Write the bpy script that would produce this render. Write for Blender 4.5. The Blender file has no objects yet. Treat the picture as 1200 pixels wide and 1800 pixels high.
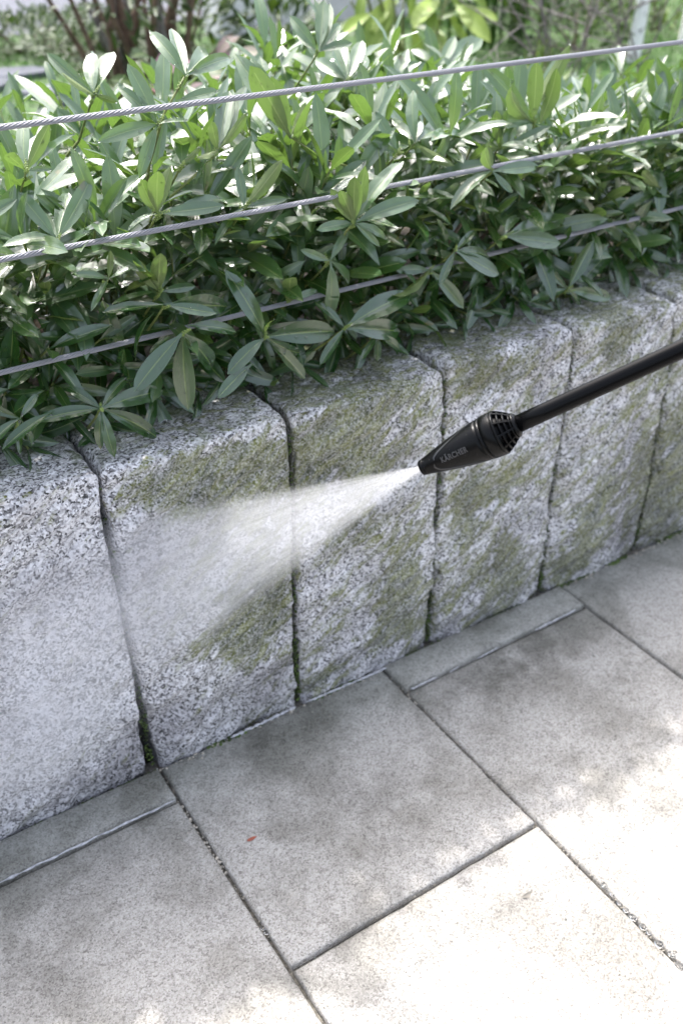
import bpy, bmesh, math, random
import numpy as np
from mathutils import Vector, Matrix, noise, Euler
from mathutils.bvhtree import BVHTree

# ------------------------------------------------------------------ camera, light
S = bpy.context.scene
COL = S.collection
rad = math.radians
FOC = 1763.09                       # focal length in pixels of a 1200 px wide picture
PITCH, YAW = 0.58806, 0.5789
CAM = Vector((-0.0734, -1.25705, 1.41964))
CF = Vector((math.sin(YAW) * math.cos(PITCH), math.cos(YAW) * math.cos(PITCH), -math.sin(PITCH)))
CR = CF.cross(Vector((0, 0, 1))).normalized()
CU = CR.cross(CF)
cd = bpy.data.cameras.new('camera')
cam = bpy.data.objects.new('camera', cd)
COL.objects.link(cam)
m3 = Matrix((CR, CU, -CF)).transposed()
cam.matrix_world = Matrix.Translation(CAM) @ m3.to_4x4()
cd.sensor_fit = 'HORIZONTAL'
cd.sensor_width = 24.0
cd.lens = FOC / 1200 * 24.0
cd.clip_start = 0.02
cd.clip_end = 500
cd.dof.use_dof = True
cd.dof.focus_distance = 1.40
cd.dof.aperture_fstop = 3.7
S.camera = cam

SUN_EL, SUN_AZ = rad(60), rad(14)   # azimuth from +y towards +x
world = bpy.data.worlds.new('World')
S.world = world
world.use_nodes = True
wn = world.node_tree
bg = wn.nodes['Background']
sky = wn.nodes.new('ShaderNodeTexSky')
sky.sky_type = 'NISHITA'
sky.sun_disc = False
sky.sun_elevation = SUN_EL
sky.sun_rotation = SUN_AZ
sky.air_density = 1.0
sky.dust_density = 5.0
sky.ozone_density = 1.0
hs = wn.nodes.new('ShaderNodeHueSaturation')      # thin white haze over the blue
hs.inputs['Saturation'].default_value = .58
wn.links.new(sky.outputs[0], hs.inputs['Color'])
wn.links.new(hs.outputs[0], bg.inputs[0])
bg.inputs[1].default_value = 0.15
sl = bpy.data.lights.new('sun', 'SUN')
sl.energy = 2.0
sl.angle = rad(1.5)
sl.color = (1.0, 0.97, 0.93)
sun = bpy.data.objects.new('sun', sl)
COL.objects.link(sun)
SUND = Vector((math.sin(SUN_AZ) * math.cos(SUN_EL), math.cos(SUN_AZ) * math.cos(SUN_EL), math.sin(SUN_EL)))
sun.rotation_euler = SUND.to_track_quat('Z', 'Y').to_euler()
sun.location = (2, 6, 8)
S.view_settings.view_transform = 'Standard'
S.view_settings.look = 'None'
S.view_settings.exposure = 1.90
S.view_settings.gamma = 1.0
S.cycles.volume_bounces = 5
S.cycles.max_bounces = 12
S.view_settings.use_curve_mapping = False

random.seed(7)
rng = np.random.default_rng(7)


def ray(px, py):
    return (CF * FOC + CR * (px - 600) - CU * (py - 900)).normalized()


def at_y(px, py, y):                # a point of the photograph on the upright plane at depth y
    d = ray(px, py)
    return CAM + d * ((y - CAM.y) / d.y)


def at_z(px, py, z):
    d = ray(px, py)
    return CAM + d * ((z - CAM.z) / d.z)


def project(p):
    d = Vector(p) - CAM
    z = d.dot(CF)
    return 600 + FOC * d.dot(CR) / z, 900 - FOC * d.dot(CU) / z, z


# ------------------------------------------------------------------ helpers
def tag(o, label=None, cat=None, group=None, kind=None):
    if label: o['label'] = label
    if cat: o['category'] = cat
    if group: o['group'] = group
    if kind: o['kind'] = kind
    return o


def empty(name, loc=(0, 0, 0)):
    o = bpy.data.objects.new(name, None)
    o.empty_display_size = 0.05
    o.location = loc
    COL.objects.link(o)
    return o


def put(name, mesh, parent=None, mat=None, local=False):
    """link a mesh; geometry given in world coordinates unless local"""
    o = bpy.data.objects.new(name, mesh)
    COL.objects.link(o)
    if parent is not None:
        o.parent = parent
        if not local:
            q, off = parent, Vector((0, 0, 0))
            while q is not None:
                off += q.location
                q = q.parent
            o.location = -off
    if mat is not None and not mesh.materials:
        mesh.materials.append(mat)
    return o


def np_mesh(name, V, Q, uv=None, tint=None, mat=None, smooth=True):
    """V (n,3), Q (m,k) with k = 3 or 4; uv per vertex; tint per vertex"""
    V = np.asarray(V, dtype=np.float32)
    Q = np.asarray(Q, dtype=np.int32)
    me = bpy.data.meshes.new(name)
    m, k = Q.shape
    me.vertices.add(len(V))
    me.vertices.foreach_set('co', V.ravel())
    me.loops.add(m * k)
    me.loops.foreach_set('vertex_index', Q.ravel())
    me.polygons.add(m)
    me.polygons.foreach_set('loop_start', np.arange(m, dtype=np.int32) * k)
    me.update(calc_edges=True)
    me.polygons.foreach_set('use_smooth', np.full(m, smooth))
    if uv is not None:
        l = me.uv_layers.new(name='UVMap')
        l.data.foreach_set('uv', np.asarray(uv, dtype=np.float32)[Q.ravel()].ravel())
    if tint is not None:
        a = me.attributes.new('tint', 'FLOAT', 'POINT')
        a.data.foreach_set('value', np.asarray(tint, dtype=np.float32))
    if mat is not None:
        me.materials.append(mat)
    me.validate()
    return me


def bm_mesh(name, bm, mat=None, smooth=False):
    me = bpy.data.meshes.new(name)
    bmesh.ops.recalc_face_normals(bm, faces=bm.faces)
    bm.to_mesh(me)
    bm.free()
    if smooth:
        for p in me.polygons: p.use_smooth = True
    if mat is not None: me.materials.append(mat)
    return me


def tube_np(pts, rads, sides=6, cap=True):
    """tube along a polyline -> V, Q"""
    P = np.array([tuple(p) for p in pts], dtype=float)
    n = len(P)
    T = np.gradient(P, axis=0)
    T /= np.linalg.norm(T, axis=1)[:, None] + 1e-12
    ref = np.array([0, 0, 1.0]) if abs(T[0][2]) < .9 else np.array([1.0, 0, 0])
    A = np.cross(T, ref); A /= np.linalg.norm(A, axis=1)[:, None] + 1e-12
    B = np.cross(T, A)
    th = np.arange(sides) * 2 * math.pi / sides
    R = np.asarray(rads, dtype=float).reshape(-1, 1, 1) * np.ones((n, 1, 1))
    V = P[:, None, :] + R * (A[:, None, :] * np.cos(th)[None, :, None] + B[:, None, :] * np.sin(th)[None, :, None])
    V = V.reshape(-1, 3)
    i = np.arange(n - 1)[:, None] * sides
    j = np.arange(sides)[None, :]
    j2 = (j + 1) % sides
    Q = np.stack([i + j, i + sides + j, i + sides + j2, i + j2], axis=-1).reshape(-1, 4)
    if cap and sides == 6:
        e = (n - 1) * sides
        Q = np.vstack([Q, [[0, 1, 2, 3], [0, 3, 4, 5], [e + 3, e + 2, e + 1, e], [e + 5, e + 4, e + 3, e]]])
    return V, Q


class Acc:
    def __init__(s): s.V, s.Q, s.U, s.T, s.n = [], [], [], [], 0
    def add(s, V, Q, U=None, tint=0.0):
        s.V.append(V); s.Q.append(np.asarray(Q) + s.n); s.n += len(V)
        s.U.append(U if U is not None else np.zeros((len(V), 2)))
        s.T.append(np.full(len(V), tint) if np.isscalar(tint) else tint)
    def mesh(s, name, mat, smooth=True):
        return np_mesh(name, np.vstack(s.V), np.vstack(s.Q), np.vstack(s.U), np.concatenate(s.T), mat, smooth)


# ------------------------------------------------------------------ materials
class NT:
    """small helper around a node tree"""
    def __init__(s, name):
        s.m = bpy.data.materials.new(name)
        s.m.use_nodes = True
        s.t = s.m.node_tree
        s.b = s.t.nodes['Principled BSDF']
        s.out = s.t.nodes['Material Output']
    def n(s, typ, **kw):
        nd = s.t.nodes.new(typ)
        for k, v in kw.items(): setattr(nd, k, v)
        return nd
    def l(s, a, b): s.t.links.new(a, b)
    def val(s, nd, i, v):
        if hasattr(v, 'is_linked') or hasattr(v, 'links'): s.l(v, nd.inputs[i])
        else: nd.inputs[i].default_value = v
    def math(s, op, a, b=0.0, c=0.0, clamp=False):
        nd = s.n('ShaderNodeMath', operation=op, use_clamp=clamp)
        s.val(nd, 0, a); s.val(nd, 1, b); s.val(nd, 2, c)
        return nd.outputs[0]
    def mix(s, f, a, b, mode='MIX'):
        nd = s.n('ShaderNodeMix', data_type='RGBA', blend_type=mode)
        s.val(nd, 0, f)
        for i, v in ((6, a), (7, b)):
            if isinstance(v, tuple): nd.inputs[i].default_value = (*v, 1) if len(v) == 3 else v
            else: s.l(v, nd.inputs[i])
        return nd.outputs[2]
    def noise(s, vec, scale, detail=4, rough=.55, dist=0.0, dims='3D'):
        nd = s.n('ShaderNodeTexNoise', noise_dimensions=dims)
        if vec is not None: s.l(vec, nd.inputs['Vector'])
        nd.inputs['Scale'].default_value = scale
        nd.inputs['Detail'].default_value = detail
        nd.inputs['Roughness'].default_value = rough
        nd.inputs['Distortion'].default_value = dist
        return nd.outputs['Fac']
    def ramp(s, fac, stops, interp='LINEAR'):
        nd = s.n('ShaderNodeValToRGB')
        nd.color_ramp.interpolation = interp
        e = nd.color_ramp.elements
        while len(e) < len(stops): e.new(.5)
        for k, (p, c) in enumerate(stops):
            e[k].position = p
            if isinstance(c, (int, float)): c = (c, c, c)
            e[k].color = (*c, 1)
        s.l(fac, nd.inputs[0])
        return nd.outputs[0]
    def step(s, v, a, b):           # smoothstep from a to b
        nd = s.n('ShaderNodeMapRange', interpolation_type='SMOOTHSTEP')
        s.val(nd, 0, v); nd.inputs[1].default_value = a; nd.inputs[2].default_value = b
        return nd.outputs[0]
    def pos(s): return s.n('ShaderNodeNewGeometry').outputs['Position']
    def xyz(s, v):
        nd = s.n('ShaderNodeSeparateXYZ'); s.l(v, nd.inputs[0]); return nd.outputs
    def comb(s, x, y, z):
        nd = s.n('ShaderNodeCombineXYZ')
        for i, v in enumerate((x, y, z)): s.val(nd, i, v)
        return nd.outputs[0]
    def bump(s, h, dist, strength=1.0, prev=None):
        nd = s.n('ShaderNodeBump')
        s.l(h, nd.inputs['Height'])
        nd.inputs['Distance'].default_value = dist
        nd.inputs['Strength'].default_value = strength
        if prev is not None: s.l(prev, nd.inputs['Normal'])
        return nd.outputs[0]
    def base(s, v):
        if isinstance(v, tuple): s.b.inputs['Base Color'].default_value = (*v, 1)
        else: s.l(v, s.b.inputs['Base Color'])
    def rough(s, v): s.val(s.b, s.b.inputs.find('Roughness'), v)
    def normal(s, v): s.l(v, s.b.inputs['Normal'])


def simple(name, col, rough=.6, metal=0.0, var=0.25, scale=30, bump=0.0):
    a = NT(name)
    f = a.noise(a.pos(), scale, 5)
    lo = tuple(c * (1 - var) for c in col); hi = tuple(min(1, c * (1 + var)) for c in col)
    a.base(a.mix(a.step(f, .3, .7), lo, hi))
    a.rough(rough); a.b.inputs['Metallic'].default_value = metal
    if bump: a.normal(a.bump(f, bump))
    return a.m


def granite_material():
    a = NT('rough_granite')
    P = a.pos()
    x, y, z = a.xyz(P)[:3]
    # mineral grains
    vor = a.n('ShaderNodeTexVoronoi'); a.l(P, vor.inputs['Vector']); vor.inputs['Scale'].default_value = 300
    cellv = a.n('ShaderNodeSeparateColor'); a.l(vor.outputs['Color'], cellv.inputs[0])
    big = a.noise(P, 118, 4, .72)
    g = a.math('ADD', a.math('MULTIPLY', cellv.outputs[0], .55), a.math('MULTIPLY', big, .75))
    grain = a.ramp(g, [(.36, (.04, .039, .041)), (.46, (.19, .185, .19)), (.57, (.40, .39, .40)), (.68, (.57, .56, .58)), (.88, (.76, .75, .77))])
    # hewn streaks: stretched along a diagonal of the face
    u = a.math('ADD', a.math('MULTIPLY', x, .80), a.math('MULTIPLY', z, .60))
    v = a.math('SUBTRACT', a.math('MULTIPLY', z, .80), a.math('MULTIPLY', x, .60))
    st = a.comb(a.math('MULTIPLY', u, .30), y, v)
    streak = a.noise(st, 75, 4, .6, .4)
    streak2 = a.noise(st, 22, 4, .65, .6)
    # algae and moss
    blob = None
    for (px, py, rx, rz, w) in MOSS:
        c = at_y(px, py, 0.0)
        dx = a.math('MULTIPLY', a.math('SUBTRACT', x, c.x), 1 / rx)
        dz = a.math('MULTIPLY', a.math('SUBTRACT', z, c.z), 1 / rz)
        r2 = a.math('ADD', a.math('MULTIPLY', dx, dx), a.math('MULTIPLY', dz, dz))
        gb = a.math('MULTIPLY', a.math('EXPONENT', a.math('MULTIPLY', r2, -1.0)), w)
        blob = gb if blob is None else a.math('ADD', blob, gb)
    dirty = a.step(x, .34, .50)
    side = a.math('ADD', a.math('MULTIPLY', dirty, .07), a.math('MULTIPLY', a.step(x, .6, 1.2), .04))
    lo = a.noise(st, 7, 3, .6, .5)
    q = a.math('ADD', a.math('MULTIPLY', streak2, .60), a.math('MULTIPLY', streak, .85))
    q = a.math('ADD', q, a.math('MULTIPLY', lo, .40))
    q = a.math('ADD', a.math('ADD', q, side), a.math('MULTIPLY', blob, .42))
    moss = a.step(q, .99, 1.19)
    fine = a.noise(P, 260, 2, .6)
    moss = a.math('MULTIPLY', moss, a.math('ADD', .55, a.math('MULTIPLY', a.step(fine, .35, .65), .45)))
    mcol = a.mix(a.step(streak, .35, .7), (.026, .038, .004), (.175, .190, .026))
    col = a.mix(a.math('MULTIPLY', moss, .86), grain, mcol)
    # faint earthy veil between the patches
    veil = a.math('MULTIPLY', a.step(a.noise(st, 12, 3), .35, .75), a.math('MULTIPLY', dirty, .14))
    col = a.mix(veil, col, (.33, .33, .20))
    # grime in broad clouds; damp and painted shade towards the foot
    cloud = a.noise(P, 5.5, 3, .6)
    low = a.math('SUBTRACT', 1.0, a.step(z, 0.0, .22))
    dk = a.math('ADD', a.math('MULTIPLY', low, .45), a.math('MULTIPLY', a.step(cloud, .47, .66), .60))
    col = a.mix(dk, col, a.mix(1.0, col, (.50, .49, .50), 'MULTIPLY'))
    # moss on the top face
    geo = a.n('ShaderNodeNewGeometry')
    nz = a.xyz(geo.outputs['Normal'])[2]
    top = a.math('MULTIPLY', a.step(nz, .45, .85), a.step(a.math('ADD', a.noise(P, 17, 4, .65), a.math('MULTIPLY', y, 1.1)), .55, .74))
    col = a.mix(a.math('MULTIPLY', top, .72), col, a.mix(fine, (.05, .075, .02), (.17, .20, .07)))
    a.base(col)
    a.rough(a.math('SUBTRACT', .80, a.math('MULTIPLY', low, .25)))
    b1 = a.bump(streak2, .014, .9)
    b2 = a.bump(streak, .0060, 1.0, b1)
    b3 = a.bump(g, .0020, .9, b2)
    a.normal(b3)
    return a.m


def concrete_material():
    a = NT('paving_concrete')
    P = a.pos()
    x, y, z = a.xyz(P)[:3]
    fine = a.noise(P, 420, 3, .7)
    med = a.noise(P, 60, 4, .65)
    cloud = a.noise(P, 5.0, 5, .62, .3)
    vor = a.n('ShaderNodeTexVoronoi'); a.l(P, vor.inputs['Vector']); vor.inputs['Scale'].default_value = 380
    sc = a.n('ShaderNodeSeparateColor'); a.l(vor.outputs['Color'], sc.inputs[0])
    f = a.math('ADD', a.math('MULTIPLY', fine, .42), a.math('ADD', a.math('MULTIPLY', med, .22), a.math('MULTIPLY', sc.outputs[0], .24)))
    col = a.ramp(f, [(.27, (.16, .147, .13)), (.40, (.345, .327, .30)), (.54, (.45, .43, .40)), (.76, (.58, .56, .525))])
    stain = a.step(cloud, .44, .66)
    col = a.mix(a.math('MULTIPLY', stain, .62), col, a.mix(1.0, col, (.42, .41, .37), 'MULTIPLY'))
    # damp, slightly bluish band along the wall
    wet = a.math('MULTIPLY', a.step(a.math('ADD', y, a.math('MULTIPLY', cloud, .22)), -.10, .10), .8)
    col = a.mix(wet, col, a.mix(1.0, col, (.66, .71, .70), 'MULTIPLY'))
    # dark algae shadows left by puddles, each a stain of its own
    for (px, py, rx, ry_, w) in STAINS:
        c = at_z(px, py, 0.0)
        dx = a.math('MULTIPLY', a.math('SUBTRACT', x, c.x), 1 / rx); dy = a.math('MULTIPLY', a.math('SUBTRACT', y, c.y), 1 / ry_)
        g_ = a.math('EXPONENT', a.math('MULTIPLY', a.math('ADD', a.math('MULTIPLY', dx, dx), a.math('MULTIPLY', dy, dy)), -1.0))
        m_ = a.math('MULTIPLY', a.math('MULTIPLY', g_, w), a.step(a.noise(P, 13, 4, .65), .30, .62))
        col = a.mix(m_, col, a.mix(1.0, col, (.30, .29, .265), 'MULTIPLY'))
    specks = a.step(a.noise(P, 150, 2, .5), .70, .76)
    col = a.mix(a.math('MULTIPLY', specks, .6), col, (.10, .09, .07))
    a.base(col)
    r = a.math('SUBTRACT', .72, a.math('MULTIPLY', wet, .35))
    a.rough(a.math('SUBTRACT', r, a.math('MULTIPLY', stain, .18)))
    b1 = a.bump(med, .0026, .9)
    a.normal(a.bump(f, .0020, 1.0, b1))
    return a.m


def leaf_material(name, up_dark, up_light, under, trans, rough=.30, veins=True):
    a = NT(name)
    uvn = a.n('ShaderNodeUVMap')
    u, v = a.xyz(uvn.outputs[0])[:2]
    at = a.n('ShaderNodeAttribute', attribute_name='tint')
    tint = at.outputs['Fac']
    geo = a.n('ShaderNodeNewGeometry')
    back = geo.outputs['Backfacing']
    P = geo.outputs['Position']
    au = a.math('ABSOLUTE', a.math('SUBTRACT', u, .5))
    mid = a.math('SUBTRACT', 1.0, a.step(au, .018, .055))
    # side veins slanting away from the midrib
    ph = a.math('SUBTRACT', a.math('MULTIPLY', v, 11.0), a.math('MULTIPLY', au, 9.0))
    vein = a.math('ABSOLUTE', a.math('SUBTRACT', a.math('FRACT', ph), .5))
    veinm = a.math('MULTIPLY', a.math('SUBTRACT', 1.0, a.step(vein, .0, .13)), .35)
    blot = a.noise(P, 45, 3, .6)
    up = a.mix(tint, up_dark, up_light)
    up = a.mix(a.math('MULTIPLY', a.step(blot, .35, .7), .35), up, a.mix(1.0, up, (.62, .70, .6), 'MULTIPLY'))
    up = a.mix(a.math('MULTIPLY', mid, .55), up, (.22, .30, .09))
    up = a.mix(a.math('MULTIPLY', veinm, .25), up, (.16, .24, .07))
    up = a.mix(a.math('MULTIPLY', a.step(a.noise(P, 34, 2, .5), .70, .76), .6), up, (.16, .12, .03))
    up = a.mix(a.math('MULTIPLY', a.step(a.noise(P, 9, 2, .5), .60, .72), .45), up, (.10, .15, .025))
    un = a.mix(a.math('MULTIPLY', a.step(blot, .3, .7), .4), under, a.mix(1.0, under, (.72, .8, .62), 'MULTIPLY'))
    un = a.mix(a.math('MULTIPLY', mid, .55), un, (.33, .38, .14))
    a.base(a.mix(back, up, un))
    if veins: rr0 = a.math('ADD', .15, a.math('MULTIPLY', a.step(tint, .15, .75), .28))
    else: rr0 = rough
    a.rough(a.math('ADD', a.math('ADD', rr0, a.math('MULTIPLY', blot, .10)), a.math('MULTIPLY', back, .25)))
    a.b.inputs['IOR'].default_value = 1.6 if veins else 1.45
    if veins:
        a.val(a.b, a.b.inputs.find('Coat Weight'), a.math('MULTIPLY', a.math('SUBTRACT', 1.0, back), a.math('MINIMUM', a.math('ADD', .75, tint), 1.0))); a.b.inputs['Coat Roughness'].default_value = .16
    a.val(a.b, a.b.inputs.find('Specular IOR Level'), a.math('ADD', .60, a.math('MULTIPLY', tint, .5)) if veins else .3)
    if veins:
        h = a.math('ADD', a.math('MULTIPLY', mid, -.8), a.math('MULTIPLY', veinm, -.6))
        h = a.math('ADD', h, a.math('MULTIPLY', a.noise(P, 160, 2, .5), .55))
        a.normal(a.bump(h, .0006, .8))
    tr = a.n('ShaderNodeBsdfTranslucent')
    a.l(a.mix(tint, tuple(c * .6 for c in trans), trans), tr.inputs[0])
    mx = a.n('ShaderNodeMixShader'); mx.inputs[0].default_value = .24
    a.l(a.b.outputs[0], mx.inputs[1]); a.l(tr.outputs[0], mx.inputs[2])
    a.l(mx.outputs[0], a.out.inputs[0])
    return a.m


# dark olive patches of algae seen on the stones: pixel on the face, radii in metres, weight
MOSS = [(290, 850, .07, .05, .9), (400, 830, .09, .05, 1.0), (450, 860, .05, .05, .8), (470, 1060, .06, .11, .9), (420, 1110, .05, .06, .7),
        (600, 760, .06, .05, .9), (690, 700, .07, .05, .6), (560, 830, .04, .06, .6), (640, 820, .05, .05, .6), (570, 1190, .05, .03, .7),
        (700, 1010, .05, .10, .6), (620, 930, .06, .06, .5), (680, 1110, .07, .05, .5), (850, 660, .08, .05, .7), (820, 880, .05, .10, .6),
        (880, 1010, .07, .08, .7), (900, 840, .07, .05, .5), (1085, 600, .04, .06, .8), (1040, 900, .06, .09, .7), (1000, 990, .06, .05, .6),
        (1170, 850, .10, .16, 1.0), (1180, 640, .06, .06, .5)]
STAINS = [(470, 1290, .12, .06, .75), (650, 1400, .10, .07, .5), (860, 1190, .16, .06, .75), (950, 1150, .12, .05, .6), (180, 1520, .10, .06, .45), (80, 1720, .12, .07, .55), (700, 1480, .06, .03, .45), (1100, 1010, .16, .05, .5), (350, 1600, .05, .04, .3)]
M_granite = granite_material()
M_concrete = concrete_material()
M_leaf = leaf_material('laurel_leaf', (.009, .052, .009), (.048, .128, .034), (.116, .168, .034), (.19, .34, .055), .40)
M_bigleaf = leaf_material('broad_leaf', (.04, .08, .02), (.12, .20, .04), (.12, .18, .05), (.2, .3, .05), .38, False)
M_stem = simple('green_stem', (.14, .17, .045), .5, var=.3, scale=60)
M_twig = simple('brown_twig', (.10, .07, .045), .8, var=.35, scale=60)
M_baretwig = simple('grey_twig', (.19, .17, .165), .85, var=.3, scale=50)
M_bud = simple('flower_bud', (.20, .28, .07), .55, var=.3, scale=200)
M_soil = simple('dark_soil', (.045, .036, .026), .95, var=.4, scale=60, bump=.01)
M_joint = simple('joint_sand', (.13, .12, .10), .9, var=.5, scale=180, bump=.003)

# ------------------------------------------------------------------ ground
def sheet(name, x0, x1, y0, y1, z, mat, kind='structure', nx=1, ny=1, amp=0.0):
    xs = np.linspace(x0, x1, nx + 1); ys = np.linspace(y0, y1, ny + 1)
    V = [(x, y, z + (amp * noise.fractal(Vector((x * 3, y * 3, 0)), 1, 2, 4) if amp else 0)) for y in ys for x in xs]
    Q = [(j * (nx + 1) + i, j * (nx + 1) + i + 1, (j + 1) * (nx + 1) + i + 1, (j + 1) * (nx + 1) + i) for j in range(ny) for i in range(nx)]
    o = put(name, np_mesh(name, V, Q, mat=mat, smooth=True))
    o['kind'] = kind
    return o


sheet('ground', -60, 60, -60, .15, -.06, M_soil)
pave = empty('pavement'); pave['kind'] = 'structure'
sheet_j = sheet('joint_bed', -2.7, 4.4, -2.6, .03, -.013, M_joint, nx=60, ny=30, amp=.003)
sheet_j.parent = pave; del sheet_j['kind']

X_A, W_S = .34286, .5


def slab(x0, x1, y0, y1, z=0.0, name='paving_slab', tilt=0.0):
    """concrete slab with worn, slightly wavy edges"""
    g = .0038
    x0 += g; x1 -= g; y0 += g; y1 -= g
    nx = max(4, int((x1 - x0) / .02)); ny = max(3, int((y1 - y0) / .02))
    e = .0045
    xs = np.concatenate([[x0, x0 + e * .4, x0 + e], np.linspace(x0 + e, x1 - e, nx + 1)[1:-1], [x1 - e, x1 - e * .4, x1]])
    ys = np.concatenate([[y0, y0 + e * .4, y0 + e], np.linspace(y0 + e, y1 - e, ny + 1)[1:-1], [y1 - e, y1 - e * .4, y1]])
    NX, NY = len(xs), len(ys)
    V = []
    for y in ys:
        for x in xs:
            d = min(x - x0, x1 - x, y - y0, y1 - y)
            dz = -.0035 * (1 - d / e) ** 1.6 if d < e else 0
            p = Vector((x, y, 0))
            wv = .0016 * noise.noise(p * 24) + .0012 * noise.noise(p * 70)
            cx = 1 if d < e * 1.1 else 0
            chip = max(0, noise.noise(p * 38 + Vector((9, 3, 1))) - .28) * .012 if d < e * .6 else 0
            V.append((x + cx * wv * (1 if x - x0 < .3 * W_S else -1) * .8, y + cx * wv * .8, z + dz - chip + .0007 * noise.noise(p * 9) + tilt * (x - x0)))
    Q = [(j * NX + i, j * NX + i + 1, (j + 1) * NX + i + 1, (j + 1) * NX + i) for j in range(NY - 1) for i in range(NX - 1)]
    # skirt
    ring = [i for i in range(NX)] + [j * NX + NX - 1 for j in range(1, NY)] + [(NY - 1) * NX + i for i in range(NX - 2, -1, -1)] + [j * NX for j in range(NY - 2, 0, -1)]
    n0 = len(V)
    for r in ring: V.append((V[r][0], V[r][1], z - .045))
    n = len(ring)
    Q += [(ring[k], n0 + k, n0 + (k + 1) % n, ring[(k + 1) % n]) for k in range(n)]
    return put(name, np_mesh(name, V, Q, mat=M_concrete), pave)


for k in range(-4, 8):
    x0, x1 = X_A + (k - 1) * W_S, X_A + k * W_S      # k = 0: the column left of the first joint
    dz = (0.0, .0012, -.001, .0006)[k % 4]
    if k % 2 == 0 and k <= 2:
        slab(x0, x1, -.0906, -.004, dz + .007, 'edging_strip')
        slab(x0, x1, -1.09, -.0906, dz)
        slab(x0, x1, -2.09, -1.09, dz + .001)
    elif k % 2 == 1 and k == 1:
        slab(x0, x1, -.479, -.004, dz)
        slab(x0, x1, -1.479, -.479, dz - .001)
        slab(x0, x1, -2.479, -1.479, dz)
    else:
        slab(x0, x1, -1.0, -.004, dz)
        slab(x0, x1, -2.0, -1.0, dz)

# ------------------------------------------------------------------ the stone wall
H = .6436
JOINTS = [
    [(165, 795, 3), (178, 830, 4), (186, 900, 5), (200, 965, 7), (215, 1060, 4), (232, 1140, 4), (245, 1210, 5), (259, 1290, 10), (272, 1356, 13)],
    [(505, 712, 5), (515, 760, 6), (518, 850, 4), (522, 960, 4), (522, 1060, 5), (524, 1150, 5), (527, 1240, 6)],
    [(784, 640, 5), (787, 690, 4), (781, 760, 5), (777, 850, 8), (769, 930, 5), (762, 1030, 4), (755, 1133, 6)],
    [(1013, 575, 4), (1014, 620, 3), (1003, 700, 3), (985, 800, 3), (970, 900, 4), (960, 970, 4), (953, 1035, 5)],
    [(1190, 530, 3), (1185, 640, 3), (1164, 740, 3), (1146, 850, 3), (1130, 920, 4), (1120, 960, 4)]]


def joint_fn(rows):
    pts = []
    for px, py, g in rows:
        p = at_y(px, py, 0.0)
        d = (p - CAM).dot(CF)
        pts.append((p.z, p.x, g * 1.0 / FOC * d))
    pts.sort()
    Z = [p[0] for p in pts]; X = [p[1] for p in pts]; G = [p[2] for p in pts]
    return lambda z: (float(np.interp(z, Z, X)), float(np.interp(z, Z, G)))


def straight(x, sd):
    return lambda z: (x + .006 * noise.noise(Vector((sd, z * 6, 0))), .0035)


edges = [straight(-.96, 1), straight(-.63, 2), straight(-.305, 3), straight(.012, 4)] + [joint_fn(j) for j in JOINTS] + \
        [straight(1.92, 6), straight(2.25, 7), straight(2.57, 8), straight(2.9, 9), straight(3.22, 10)]
wall = empty('granite_wall', (0, 0, 0))
tag(wall, 'low garden wall of upright rough grey granite blocks stained with olive algae', 'wall')


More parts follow.
